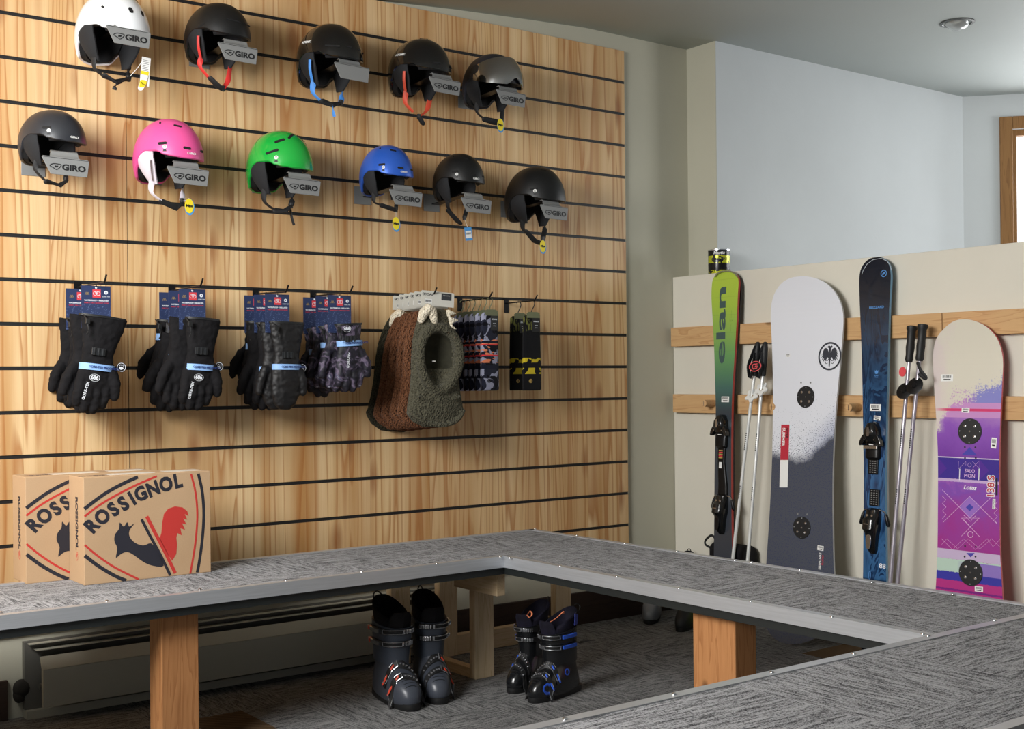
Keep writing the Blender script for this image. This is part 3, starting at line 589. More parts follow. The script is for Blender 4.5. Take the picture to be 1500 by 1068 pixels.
def hook(px,py,epx,epy,label,tip=(4,-7)):
    P=at(px,py,1,D); E=at(epx,epy,0,P.x); t=thing('display_hook',label,'hook',(P.x,D,GZ),(0,0,0),'black slatwall hooks')
    bm=B(); box(bm,-.0125,.0125,-.005,-.0006,-.062,.002,bev=.0008); mk('hook_plate',bm,M_BLACKM,t)
    e=E-Vector((P.x,D,GZ)); T=e+Vector((0,-.02,.022))
    bm=B(); tube(bm,smoothpoly([(0,-.004,-.020),(0,e.y*.4,e.z*.4-.012),(0,e.y*.93,e.z-.001),tuple(e),tuple(T)],4,False),.0032,10); mk('hook_arm',bm,M_BLACKM,t,smooth=True)
    def pos(f): return Vector((P.x,D+e.y*f,GZ+(-.020+(e.z+.018)*f)))
    return pos,P.x
CW=.100
def carddata(bm):
    prism(bm,[(-CW/2,-.145),(CW/2,-.145),(CW/2,0),(-CW/2,0)],.0008,RX,0,-.0004)
    q=lambda x0,x1,y0,y1,mi: prism(bm,[(x0,y0),(x1,y0),(x1,y1),(x0,y1)],.0004,RX,mi,.0004)
    q(-.012,.016,-.040,-.012,1); ringpoly(bm,-.0035,-.026,.0055,.0068,.0003,RX,2,.0008,16); ringpoly(bm,.0075,-.026,.0055,.0068,.0003,RX,2,.0008,16); ringpoly(bm,.002,-.0225,.0035,.005,.0003,RX,2,.0008,16)
    prism(bm,ell(.034,-.022,.0062,.0062,18),.0004,RX,2,.0004); prism(bm,ell(.034,-.022,.002,.003,10),.0003,RX,0,.0008); textmesh(bm,'GORE-TEX',.0055,RX@Matrix.Translation((.034,-.036,.0004)),2)
    for a in (0,1,2): strip(bm,[(-.037+a*.0035,-.031),(-.0335+a*.0035,-.022),(-.030+a*.0035,-.031)],.001,.0003,RX,3,.0004)
    textmesh(bm,'WATERPROOF + INSULATED',.0068,RX@Matrix.Translation((.001,-.050,.0004)),2,bold=.0002,sx=.92); textmesh(bm,'SMARTY 3-IN-1 GAUNTLET GLOVE',.0062,RX@Matrix.Translation((.001,-.0585,.0004)),1,sx=.86)
    prism(bm,ell(0,-.006,.0038,.0038,14),.0006,RX,2,.0002)
CARDBM=None
def gmesh(kind):
    """hand in glove hanging down; x across the back of the hand, z down, y depth"""
    bm=B()
    def el(z,hw,ht,cx=0,n=20): return [Vector((cx+hw*math.cos(2*PI*k/n),ht*math.sin(2*PI*k/n),z)) for k in range(n)]
    if kind=='long': cuffz=[(0,.076,.028,.006),(-.05,.066,.028,.004),(-.10,.054,.026,0),(-.125,.051,.026,-.002)]; wz=-.125
    elif kind=='straight': cuffz=[(0,.060,.028,.004),(-.05,.056,.027,.002),(-.10,.048,.025,0),(-.12,.047,.025,0)]; wz=-.12
    else: cuffz=[(0,.055,.024,.0),(-.03,.051,.024,0),(-.055,.046,.023,0),(-.065,.046,.023,0)]; wz=-.065
    if kind=='mitten':
        cuffz=[(0,.070,.028,.0),(-.06,.062,.028,0),(-.11,.052,.026,0),(-.13,.051,.026,0)]; wz=-.13
    hand=[(wz-.03,.053,.026,-.001),(wz-.07,.058,.025,-.004),(wz-.105,.060,.022,-.008)]
    if kind=='mitten': hand=[(wz-.03,.056,.028,-.001),(wz-.09,.062,.030,-.002),(wz-.14,.057,.028,-.004),(wz-.175,.043,.022,-.006),(wz-.195,.020,.012,-.007)]
    loft(bm,[el(*q) for q in cuffz+hand])
    if kind!='mitten':
        for i,(x,l,r) in enumerate(((-.046,.062,.0180),(-.019,.080,.0190),(.010,.082,.0190),(.038,.066,.0175))):
            z=wz-.095; capsule(bm,[(x*.9,0,z+.02),(x-.004,-.004,z-l*.5),(x-.007,.004,z-l)],[r,r,r*.88],flat=1.05)
    capsule(bm,[(.042,-.006,wz-.045),(.061,-.010,wz-.085),(.066,-.006,wz-.128)],[.020,.0195,.016],flat=1.0)
    t=blob(bm,.0038,5); t.normal_update()
    for v in t.verts:
        k=.0022*noise.noise(v.co*38+Vector((0,0,v.co.z*30)))+.0016*noise.noise(v.co*90); v.co+=v.normal*k
    return t,wz
GM={}
def glovekind(kind):
    if kind not in GM:
        t,wz=gmesh(kind); GM[kind]=(t,wz)
    t,wz=GM[kind]; return t.copy(),wz
def gloves(pos,f,kind,label,mat=None,band=-.155,cx=.012,scale=1,cuff=None,drop=.108,tagr=True,buckle=True,second=(-.035,.045,9,-.012),swing=-3,logo=(-.012,-.20),gore=(-.035,-.245),group='black ski gloves on the hooks',extra=None,mirror=False):
    global CARDBM
    p=pos(f); t=thing('glove_pair',label,'gloves',p+Vector((0,0,-.006)),(0,0,R(random.uniform(-1,1))),group)
    if CARDBM is None: CARDBM=B(); carddata(CARDBM)
    mk('header_card',CARDBM.copy(),[M_CARD,M_CRED,M_CWHT,M_GOLD],t)
    bm=B(); tube(bm,smoothpoly([(0,-.002,-.004),(0,-.006,.006),(0,0,.0105),(0,.006,.006)],4,False),.0014,6); mk('card_hanger',bm,M_BLACK,t)
    m=mat or M_GBLK; gm,wz=glovekind(kind); s=scale
    def place(x,y,z,rot,sx=1): return Matrix.Translation((x,y,z))@Matrix.Rotation(R(rot),4,'Y')@Matrix.Diagonal((s*sx,s,s,1))
    F=place(cx,-.030*s,-drop,swing,-1 if mirror else 1); o=mk('glove',gm,[m,cuff or m],t,smooth='all',mw=None); o.matrix_local=F
    if cuff:
        for pg in o.data.polygons: pg.material_index=1 if pg.center.z>-.10 and abs(pg.center.x)<.03 else 0
    gm2,_=glovekind(kind); o2=mk('glove',gm2,m,t,smooth='all'); o2.matrix_local=place(cx+second[0],second[1]*.5+.004,-drop+second[3],swing+second[2],-1)
    n=32
    def band_(z0,z1,grow,mat_,name,hw,ht):
        bm=B(); rr=[]
        for z,g in ((z0,grow),(z1,grow)): rr.append([Vector(((hw+g)*math.cos(2*PI*k/n),(ht+g)*math.sin(2*PI*k/n),z)) for k in range(n)])
        rr2=[[v*.985+Vector((0,0,v.z*.015)) for v in r] for r in reversed(rr)]
        loft(bm,rr+rr2+[rr[0]],False,False); return mk(name,bm,mat_,o,smooth=True)
    hw={'long':.054,'straight':.049,'short':.049,'mitten':.054}[kind]; b=band
    bo=band_(b,b-.021,.004,M_BAND,'paper_band',hw,.029)
    bm=B(); textmesh(bm,'GORE-TEX PRODUCTS',.0095,Matrix.Translation((.012,-.0336,b-.0105))@RX,0,bold=.0003); mk('band_print',bm,plain('navy_print',srgb(24,48,110),.5),bo)
    hwc={'long':.076,'straight':.060,'short':.055,'mitten':.070}[kind]; band_(.003,-.004,.0015,M_BLACK,'cuff_trim',hwc,.028)
    if buckle:
        bm=B(); z=wz+.008; box(bm,-.032,.012,-.0325,-.026,z-.011,z+.013,bev=.002); 
        for k in (-.027,-.013,.001): box(bm,k,k+.0045,-.0365,-.032,z-.011,z+.013,bev=.001)
        mk('strap_buckle',bm,M_BUFF,o)
    bm=B(); tube(bm,smoothpoly([(-.066,-.012,.0),(-.060,-.034,-.02),(-.052,-.036,-.05),(-.055,-.034,-.065)],4,False),.0022,6); box(bm,-.064,-.050,-.040,-.03,-.032,-.014,bev=.002); mk('drawcord',bm,M_BLACK,o)
    if logo:
        bm=B(); Mt=Matrix.Translation((logo[0],-.0265 if kind!='mitten' else -.031,logo[1]))@RX
        textmesh(bm,'686',.0175,Mt,0,th=.0012,bold=.0006,sx=.9)
        ringpoly(bm,0,0,.0155,.0168,.001,Mt@Matrix.Diagonal((1,.72,1,1)),0,0,24)
        if gore: textmesh(bm,'GORE-TEX',.0125,Matrix.Translation((gore[0],-.0235,gore[1]))@RX@Matrix.Rotation(R(80),4,'Z'),0,th=.0012,bold=.0002)
        mk('logo_print',bm,M_CWHT,o)
    if tagr:
        bm=B(); Mt=Matrix.Translation((cx+.062,-.030,-drop-.170))@RX@Matrix.Rotation(R(-12),4,'Z'); prism(bm,ell(0,0,.0165,.0165,24),.001,Mt,0); ringpoly(bm,0,0,.0135,.015,.0004,Mt,1,.001,24); prism(bm,smoothpoly([(-.008,-.002),(0,-.009),(.008,-.002),(.0,.002)],2),.0004,Mt,1,.001); strip(bm,[(-.007,.003),(-.004,.009),(0,.005),(.004,.009),(.007,.003)],.0011,.0004,Mt,1,.001)
        mk('round_hang_tag',bm,[M_INK,M_CWHT],t)
    if extra: extra(t)
    return t
def goretag(x,z,rot=0):
    def f(t):
        bm=B(); Mt=Matrix.Translation((x,-.062,z))@RX@Matrix.Rotation(R(rot),4,'Z'); prism(bm,[(-.021,-.026),(.021,-.026),(.021,.026),(-.021,.026)],.001,Mt,0)
        prism(bm,[(-.0195,-.0245),(.0195,-.0245),(.0195,.0245),(-.0195,.0245)],.0003,Mt,1,.001); textmesh(bm,'GORE\nTEX',.0135,Mt@Matrix.Translation((0,.004,.0013))@Matrix.Rotation(R(-14),4,'Z'),0,bold=.0004); prism(bm,[(-.021,-.036),(.021,-.036),(.021,-.027),(-.021,-.027)],.0008,Mt,0); mk('square_hang_tag',bm,[M_CWHT,M_INK],t)
    return f
pos,_=hook(113,420,153,413,'black slatwall hook carrying the two leftmost pairs of gloves')
gloves(pos,.70,'long','black gauntlet gloves with a wide flared cuff, frontmost on the leftmost hook',second=(-.010,.045,2,-.0),swing=7,scale=1.04)
gloves(pos,.12,'straight','black gloves half hidden behind the wide cuffed pair on the leftmost hook',cx=.004,second=(-.006,.045,5,-.0),tagr=False,swing=1)
pos,_=hook(251,425,294,418,'black slatwall hook with three pairs of gloves, second from the left')
gloves(pos,.72,'straight','black gloves with blue band and white ring tag, frontmost on the second hook',cx=.024,second=(-.032,.045,5,-.0),scale=1.05,swing=4)
gloves(pos,.36,'short','plain black gloves with a black and white square tag, middle of the second hook',cx=.0,band=-.1,buckle=False,second=(-.012,.04,4,-.03),scale=1.1,tagr=False,logo=None,extra=goretag(.008,-.13,-8),drop=.13,swing=8)
gloves(pos,.03,'short','charcoal and black gloves nearest the wall on the second hook',cuff=M_GCHR,cx=-.010,second=(-.005,.045,3,-.0),tagr=False,buckle=False,band=-.045,scale=1.1,drop=.112,swing=7,logo=(-.01,-.1),gore=(-.03,-.15))
pos,_=hook(374,433,419,427,'black slatwall hook with black gloves and a mitten pair, third from the left')
gloves(pos,.72,'mitten','smooth black mittens with wide cuffs, frontmost on the third hook',mat=M_GLTH,cx=.024,second=(-.012,.045,2,-.0),swing=1,logo=None)
gloves(pos,.36,'straight','plain black gloves with a tiny red label, middle of the third hook',cx=.008,second=(-.01,.045,4,-.0),tagr=False,logo=None,swing=2,drop=.112,scale=1.05)
gloves(pos,.03,'short','black gloves with a black and white square tag, nearest the wall on the third hook',cx=.006,second=(-.008,.045,3,-.0),tagr=False,buckle=False,logo=None,scale=1.1,extra=goretag(.012,-.125,6),band=-.075,swing=4)
pos,_=hook(458,434,513,428,'black slatwall hook with the purple grey tie dye gloves, fourth from the left')
gloves(pos,.72,'short','tie dye purple grey gloves with a pale cuff, frontmost on the fourth hook',mat=M_DYE,cx=.022,scale=1.02,second=(-.018,.045,4,-.0),band=-.062,tagr=False,logo=(-.022,-.018),gore=(-.02,-.135),group='tie dye gloves on the fourth hook',drop=.112)
gloves(pos,.40,'short','dark tie dye gloves with a tilted square tag, middle of the fourth hook',mat=M_DYE,cx=.004,scale=1.0,second=(-.005,.045,3,-.0),band=-.062,tagr=False,logo=None,extra=goretag(.02,-.135,32),group='tie dye gloves on the fourth hook',drop=.118)
gloves(pos,.05,'short','dark tie dye gloves nearest the wall on the fourth hook',mat=M_DYE,cx=.01,scale=1.06,second=(.0,.045,3,-.0),band=-.075,tagr=False,logo=(-.006,-.02),gore=None,extra=goretag(.052,-.14,28),group='tie dye gloves on the fourth hook',drop=.125)
# ---------------------------------------------------------------- fleece balaclavas
def fleece(name,c,c2):
    t=NT(name); v=t.obj(); w=t.n('ShaderNodeTexVoronoi',{'Vector':v,'Scale':130.0}).outputs['Distance']; n=t.noise(v,60,3)
    t.set(col=t.mix(t.ramp(w,[(.1,(0,0,0)),(.6,(1,1,1))]),c,c2),rough=.95,spec=.05,sheen=.06); t.bump(t.math('ADD',w,t.math('MULTIPLY',n,1.2)),1.0,.006); return t.m
M_FG=fleece('olive_fleece',srgb(62,60,48),srgb(88,85,71)); M_FB=fleece('brown_fleece',srgb(88,54,36),srgb(120,80,56)); M_FC=fleece('cream_fleece',srgb(214,200,172),srgb(236,226,204)); M_FD=fleece('dark_olive_fleece',srgb(48,46,36),srgb(66,63,50))
M_WCARD=plain('white_paper_card',srgb(214,212,202),.55); M_GCARD=plain('charcoal_card_print',srgb(52,54,58),.5)
def hoodmesh():
    bm=B(); n=32
    def el(z,hw,ht,cx=0,cy=0): return [Vector((cx+hw*(abs(math.cos(a))**.8)*(1 if math.cos(a)>0 else -1),cy+ht*math.sin(a),z)) for a in [2*PI*k/n for k in range(n)]]
    L=[(-.000,.052,.014),(-.02,.066,.026),(-.07,.088,.034),(-.13,.104,.038),(-.20,.110,.040),(-.27,.112,.042),(-.33,.118,.044),(-.39,.130,.046),(-.425,.134,.044),(-.455,.108,.038),(-.480,.055,.026)]
    loft(bm,[el(*q) for q in L])
    ring=[((.094+.012*math.sin(a))*math.cos(a),-.044-.006*math.cos(2*a),-.205+.128*math.sin(a)) for a in [2*PI*k/28 for k in range(29)]]
    tube(bm,ring,.021,10,up=Vector((0,1,0)))
    # seam of the neck and hem roll
    tube(bm,[(x,-.041,-.356-.012*math.cos(x*14)) for x in [ -.105+.21*k/12 for k in range(13)]],.0065,8,up=Vector((0,1,0)))
    tube(bm,smoothpoly([(-.130,-.02,-.405),(-.095,-.038,-.444),(-.045,-.043,-.468),(.03,-.043,-.472),(.09,-.04,-.452),(.130,-.02,-.412)],4,False),.009,8,up=Vector((0,1,0)))
    t=blob(bm,.006,4)
    for v in t.verts:
        z=(v.co.z+.205)/.108; x=v.co.x/(.073+.014*z); r=x*x+z*z
        fl=.020 if z<-.35 else 0
        if r<1.15 and v.co.y<.02 :
            k=max(0,1-r)**.5 if r<1 else 0
            if r<1: v.co.y=v.co.y*(1-k)+(.030-fl)*k
    for f in t.faces:
        c=f.calc_center_median(); z=(c.z+.205)/.106; x=c.x/(.071+.014*z); f.material_index=1 if x*x+z*z<1 and c.y<.034 and z>-.35 else 0
    return t
HM=hoodmesh()
def balaclava(p,mat,lin,label,ears,rot=0,shape=1,front=False,idx=0):
    t=thing('fleece_balaclava',label,'balaclava',p,(0,0,R(rot)),'fleece balaclavas on the white card hook')
    h_=mk('hood',HM.copy(),[mat,lin],t,smooth='all',loc=(-.004*idx,0,-.048-.003*idx)); h_.scale=(1,.85 if front else .36,1) if not front else (1,.85,1); h_.rotation_euler=(0,R(1.2*idx),0)
    bm=B(); Mt=Matrix.Translation((0.015,-.004,.018))@RX@Matrix.Rotation(R(-3),4,'Z'); prism(bm,[(-.079,-.055),(.079,-.055),(.079,.0),(.0745,.0045),(-.0745,.0045),(-.079,0)],.0008,Mt,0)
    prism(bm,[(.018,-.028),(.066,-.028),(.066,.0),(.018,.0)],.0004,Mt,1,.0008); ringpoly(bm,-.067,-.010,.0042,.0055,.0003,Mt,1,.0008,18); prism(bm,ell(-.067,-.010,.002,.002,8),.0003,Mt,1,.0008)
    textmesh(bm,'COAL',.0125,Mt@Matrix.Translation((-.043,-.010,.0008)),1,sx=1.35,bold=.0004)
    textmesh(bm,'THE YOUTH',.0048,Mt@Matrix.Translation((.042,-.009,.0012)),0,sx=1.2)
    prism(bm,[(-.060,-.046),(-.026,-.046),(-.026,-.028),(-.060,-.028)],.0003,Mt,2,.0008)
    for k in range(12): prism(bm,[(-.057+k*.0024,-.041),(-.0558+k*.0024,-.041),(-.0558+k*.0024,-.032),(-.057+k*.0024,-.032)],.0002,Mt,1,.0011)
    mk('header_card',bm,[M_WCARD,M_GCARD,M_STK],t)
    if ears:
        bm=B(); capsule(bm,[(-.075,-.02,-.095),(-.068,-.03,-.065),(-.048,-.032,-.050),(-.030,-.03,-.060),(-.020,-.032,-.095),(-.014,-.03,-.112)],[.016,.021,.024,.022,.015,.008]); mk('cream_horn',blob(bm,.004,3),M_FC,t,smooth='all')
        bm=B()
        for (a,b,c) in (((.050,-.048),(.050,-.078),(.092,-.066)),((.054,-.078),(.060,-.112),(.104,-.092)),((.062,-.108),(.066,-.132),(.092,-.130))):
            prism(bm,[a,b,c],.022,Matrix.Translation((0,-.018,0))@RX,0,-.011)
        mk('felt_spikes',blob(bm,.0035,3),M_FC,t,smooth='all')
    if front:
        bm=B(); box(bm,-.022,-.008,-.0225,-.0205,-.2635,-.2585,M=Matrix.Translation((0,.004,0))); mk('neck_label',bm,M_STK,t)
    return t
XB=at(600,425,1,4.38).x
pB,_=hook(592,437,636,430,'black slatwall hook carrying the fleece balaclavas and their white cards')
fr=at(624,425,1,4.15)
M_LINO=clothmat('olive_lining',srgb(58,56,44),srgb(44,43,34)); M_LINB=clothmat('brown_lining',srgb(74,46,32),srgb(58,36,26))
bl=[(.97,M_FG,M_LINO,'olive green fleece balaclava with cream horns, frontmost of its row',True,True)]
for k,lab in enumerate(('brown fleece balaclava directly behind the olive green one with horns','brown fleece balaclava, second behind the olive green front one','brown fleece balaclava, third behind the olive green front one','brown fleece balaclava next to the hindmost dark olive one')):
    bl.append((.76-.17*k,M_FB,M_LINB,lab,False,False))
bl.append((.04,M_FD,M_FD,'dark olive fleece balaclava nearest the wall with one cream horn showing',True,False))
for k_,(f,m,l,lab,e,frn) in enumerate(bl): balaclava(pB(f)+Vector((.004,0,-.012)),m,l,lab,e,rot=random.uniform(-2,2)-(0 if frn else 5),front=frn,idx=k_)
# ---------------------------------------------------------------- sock pairs
def sockmat(name,kind):
    t=NT(name); v=t.obj(); x,y,z=t.xyz(v)
    if kind=='camo':
        n=t.noise(v,26,2,.4,.6); n2=t.noise(t.map(v,(1,1,1),(3,5,1)),24,2,.4,.5)
        c=t.mix(t.ramp(n,[(.49,(0,0,0)),(.50,(1,1,1))]),srgb(34,36,50),srgb(150,152,172)); c=t.mix(t.ramp(n2,[(.57,(0,0,0)),(.58,(1,1,1))]),c,srgb(12,12,20))
        n3=t.noise(t.map(v,(1,1,2.5),(9,2,7)),30,1,.3)
        zone=t.math('MULTIPLY',t.math('LESS_THAN',z,-.10),t.math('GREATER_THAN',z,-.21)); c=t.mix(t.math('MULTIPLY',zone,t.ramp(n3,[(.53,(0,0,0)),(.54,(1,1,1))])),c,srgb(222,130,92))
        for a,b,col in ((-.128,-.118,srgb(26,28,44)),(-.136,-.131,srgb(214,60,66)),(-.182,-.176,srgb(214,60,66)),(-.235,-.220,srgb(26,28,44))):
            m=t.math('MULTIPLY',t.math('GREATER_THAN',z,a),t.math('LESS_THAN',z,b)); c=t.mix(m,c,col)
    else:
        n=t.noise(v,34,2,.4,.4); zone=t.math('MULTIPLY',t.math('LESS_THAN',z,-.185),t.math('GREATER_THAN',z,-.255)); gap=t.math('MULTIPLY',t.math('LESS_THAN',z,-.205),t.math('GREATER_THAN',z,-.228))
        m=t.math('MULTIPLY',zone,t.ramp(n,[(.47,(0,0,0)),(.48,(1,1,1))])); m=t.math('MULTIPLY',m,t.math('SUBTRACT',1,gap)); c=t.mix(m,srgb(18,18,20),srgb(190,170,40))
        z2=t.math('GREATER_THAN',z,-.07); w=t.math('MULTIPLY',z2,t.ramp(t.noise(t.map(v,(1,1,.3)),120,2),[(.5,(0,0,0)),(.55,(1,1,1))])); c=t.mix(t.math('MULTIPLY',w,.6),c,srgb(120,122,60))
    t.set(col=c,rough=.9,spec=.1,sheen=.1); rib=t.math('SINE',t.math('MULTIPLY',x,2600)); t.bump(rib,.15,.0006); return t.m
def sockmesh():
    bm=B(); n=24
    def el(z,hw,ht,cx=0): return [Vector((cx+hw*math.copysign(abs(math.cos(a))**.55,math.cos(a)),ht*math.sin(a),z)) for a in [2*PI*k/n for k in range(n)]]
    loft(bm,[el(0,.034,.006),el(-.006,.040,.009),el(-.04,.0415,.0095),el(-.12,.044,.0105),el(-.2,.046,.010),el(-.26,.047,.0095),el(-.318,.047,.008),el(-.324,.046,.004)],mi=0); return bm
M_SK={'camo':sockmat('camo_knit','camo'),'dark':sockmat('black_yellow_knit','dark')}; SKM=sockmesh(); M_OLC=plain('olive_card',srgb(108,112,82),.6); M_BKC=plain('black_card',srgb(26,28,28),.5)
def socks(p,kind,label,group,rot=0):
    t=thing('sock_pair',label,'socks',p,(0,0,R(rot)),group); z0=-.052
    o=mk('sock',SKM.copy(),M_SK[kind],t,smooth=True,loc=(-.002,-.006,z0)); o2=mk('sock',SKM.copy(),M_SK[kind],t,smooth=True,loc=(.004,.009,z0-.003))
    bm=B(); tube(bm,smoothpoly([(.0,0,-.045),(.004,0,-.030),(.016,0,-.010),(.018,0,.004),(.012,0,.012),(.002,0,.013),(-.006,0,.006)],4,False),.0022,6,up=Vector((0,1,0))); mk('sock_hook',bm,M_OLC if kind=='camo' else M_BLACK,t,smooth=True)
    bm=B(); Mt=Matrix.Translation((0,-.0175,z0))@RX; prism(bm,[(-.034,.0),(.034,.0),(.034,.008),(.022,.014),(-.022,.014),(-.034,.008)],.0008,Mt,0,-.002); prism(bm,[(-.006,-.074),(.034,-.074),(.034,.0),(-.006,.0)],.0008,Mt,1)
    prism(bm,[(-.034,-.012),(.034,-.012),(.034,.0),(-.034,.0)],.0009,Mt,0); textmesh(bm,'STANCE',.0075,Mt@Matrix.Translation((.014,-.028,.0009)),2,bold=.0002); textmesh(bm,'SNOW',.005,Mt@Matrix.Translation((.014,-.045,.0009)),2); textmesh(bm,'MEDIUM',.0035,Mt@Matrix.Translation((.014,-.055,.0009)),2)
    mk('header_card',bm,[M_OLC,M_BKC,M_CWHT],t)
    bm=B(); ringpoly(bm,-.016,-.285,.0055,.0085,.0010,Matrix.Translation((0,-.0155,z0))@RX,0,-.0005,20); prism(bm,ell(-.016,-.285,.0025,.004,8),.0008,Matrix.Translation((0,-.0155,z0))@RX,0,-.0004); mk('ankle_badge',bm,M_INK if kind=='camo' else M_GOLD,t)
    return t
pS,_=hook(673,441,717,436,'black slatwall hook carrying the row of camouflage socks')
nm=('frontmost of the row','second from the front','third from the front','fourth from the front','fifth from the front','nearest the wall')
for k in range(6): socks(pS(.98-.185*k)+Vector((0,0,-.010)),'camo','grey navy and orange camouflage ski socks, '+nm[k],'camouflage ski socks on one hook',random.uniform(-5,5))
pS,_=hook(741,443,783,440,'black slatwall hook carrying black and yellow socks, rightmost of all hooks')
socks(pS(.88)+Vector((0,0,-.010)),'dark','black ski socks with a yellow pattern, front pair on the rightmost hook','black and yellow ski socks',-4)
socks(pS(.42)+Vector((0,0,-.010)),'dark','black ski socks with a yellow pattern, rear pair on the rightmost hook','black and yellow ski socks',3)
# ================================================================ boards, skis and poles leaning on the half wall
RAILX=4.270
def lean(name,label,cat,y0,xb,dx_top,ztop,group=None):
    """frame at the floor; local u to the right in the photo (-Y), v up the lean, w towards the viewer (-X)"""
    v=Vector((dx_top,0,ztop)).normalized(); u=Vector((0,-1,0)); w=u.cross(v)
    t=bpy.data.objects.new(name,None); COL.objects.link(t); M=Matrix(((u.x,v.x,w.x,xb),(u.y,v.y,w.y,y0),(u.z,v.z,w.z,0),(0,0,0,1)))
    t.matrix_world=M; t['label']=label; t['category']=cat
    if group: t['group']=group
    P0_=Vector((xb,y0,0)); inv=M.inverted()
    def L(x,y,off=0): q=inv@at_plane(x,y,P0_+w*off,w); return (q.x,q.y)
    return t,L,M
def zoomed(ox,oy,sc,L): return lambda pts,off=0:[L(ox+x/sc,oy+y/sc,off) for x,y in pts]
def boardbody(bm,poly,th,curve,mi=0,mi2=1,z0=0,nv=60):
    """outline split into cross rows so that nose and tail can curve up"""
    vs=[p[1] for p in poly]; v0,v1=min(vs),max(vs)
    def span(v):
        xs=[]
        for i in range(len(poly)):
            a,b=poly[i],poly[(i+1)%len(poly)]
            if (a[1]-v)*(b[1]-v)<0: xs.append(a[0]+(b[0]-a[0])*(v-a[1])/(b[1]-a[1]))
        return (min(xs),max(xs)) if len(xs)>1 else None
    rings=[]
    for k in range(nv+1):
        f=.5-.5*math.cos(PI*k/nv); v=v0+(v1-v0)*min(max(f,.0006),.9994); s=span(v)
        if not s: continue
        a,b=s; m=8; z=z0+curve(v); e=.0012
        top=[(a+(b-a)*i/m,v,z+th) for i in range(m+1)]; bot=[(b-(b-a)*i/m,v,z) for i in range(m+1)]
        rings.append([Vector(p) for p in top+bot])
    t=B(); loft(t,rings); t.normal_update()
    for f in t.faces: f.material_index=mi if f.normal.z>.6 else mi2
    merge(bm,t,None,None)
def insert_disc(par,c,r,mats,holes=True,off=0):
    bm=B(); Mt=Matrix.Translation((c[0],c[1],off)); prism(bm,ell(0,0,r,r,36),.0035,Mt,0,bev=.0006)
    for k in range(12): 
        a=k*PI/6; prism(bm,[(q[0],q[1]) for q in ell(r*.86*math.cos(a),r*.86*math.sin(a),.0016,.0016,6)],.0003,Mt,1,.0035) if k%3==0 else None
    o=mk('mounting_disc',bm,[mats[0],mats[1]],par)
    for a,b in ((-.021,.020),(.021,.020),(-.021,-.020),(.021,-.020)):
        bm=B(); lathe(bm,[(.0062,.0035),(.0055,.005),(.003,.0056),(.0028,.0044),(.0004,.0044)],16,M=Matrix.Translation((c[0]+a,c[1]+b,off))); mk('disc_screw',bm,M_STEEL,o,smooth=True)
    bm=B(); lathe(bm,[(.004,.0035),(.003,.0048),(.0004,.0048)],12,M=Matrix.Translation((c[0],c[1],off))); mk('disc_screw',bm,M_STEEL,o)
M_DISC=plain('disc_black',srgb(26,27,29),.5)
# ---------------------------------------------------------------- white and charcoal snowboard
wb,L,MW=lean('snowboard','large white snowboard fading to charcoal at the lower half, leaning on the rails','snowboard',3.474,4.118,.128,1.40,'snowboards on the half wall')
zl=zoomed(0,0,1,L)
left=[(1184,406.3),(1168,408.3),(1154,414.8),(1143,425.5),(1135.5,439),(1131.8,454),(1131,470),(1132.5,500),(1134,545),(1134.2,606),(1133,670),(1130,740),(1124.5,825),(1120,880)]
right=[(1200,408.4),(1214,414.5),(1225,425),(1232,438),(1236,452),(1237.5,468),(1236,495),(1232,540),(1226,606),(1222.3,670),(1221.4,740),(1223,825),(1226,880)]
tailR=[(1222,905),(1213,922),(1197,936),(1172,943.5)]; tailL=[(1149,939),(1133,926),(1123,907)]
poly=smoothpoly([Vector(q) for q in zl(left+tailL[::-1]+tailR[::-1]+right[::-1])],4); poly=[(p.x,p.y) for p in poly]
VT=max(p[1] for p in poly)
def curve_w(v): 
    n=max(0,v-(VT-.20))/.20; q=max(0,.16-v)/.16; return .030*n*n+.030*q*q
TW=NT('white_charcoal_topsheet'); v=TW.obj(); x,y,z=TW.xyz(v)
_edge=L(1180,668)[1]; _edge2=L(1220,640)[1]
n1=TW.noise(v,7,3,.6); spray=TW.noise(v,210,1,.4); 
# boundary height rises towards the right edge
bh=TW.math('ADD',_edge,TW.math('MULTIPLY',TW.math('POWER',TW.math('MAXIMUM',TW.math('ADD',x,.02),0),1.6),1.9))
d=TW.math('SUBTRACT',y,TW.math('ADD',bh,TW.math('MULTIPLY',TW.math('SUBTRACT',n1,.5),.10)))
solid=TW.ramp(TW.math('ADD',TW.math('MULTIPLY',d,7.0),.5),[(.30,(1,1,1)),(.62,(0,0,0))])
dots=TW.math('GREATER_THAN',TW.math('SUBTRACT',spray,TW.math('MULTIPLY',TW.math('MAXIMUM',d,0),.95)),.575)
c=TW.mix(solid,srgb(222,224,231),srgb(76,80,90)); c=TW.mix(TW.math('MULTIPLY',TW.math('LESS_THAN',d,.22),TW.math('MULTIPLY',dots,.85)),c,srgb(58,64,92))
haze=TW.ramp(TW.math('ADD',TW.math('MULTIPLY',d,2.6),.5),[(.45,(.55,.55,.55)),(.80,(0,0,0))]); hx=TW.ramp(TW.math('ADD',TW.math('MULTIPLY',x,5),.5),[(.35,(0,0,0)),(1,(1,1,1))])
c=TW.mix(TW.math('MULTIPLY',TW.math('MULTIPLY',haze,hx),TW.math('SUBTRACT',1,solid)),c,srgb(120,132,170)); TW.set(col=c,rough=.35,spec=.4); TW=TW.m
M_EDGE=plain('board_edge_pale',srgb(206,206,204),.4); M_EDGED=plain('board_edge_dark',srgb(60,60,64),.4)
bm=B(); boardbody(bm,poly,.009,curve_w); mk('deck',bm,[TW,M_EDGE],wb)
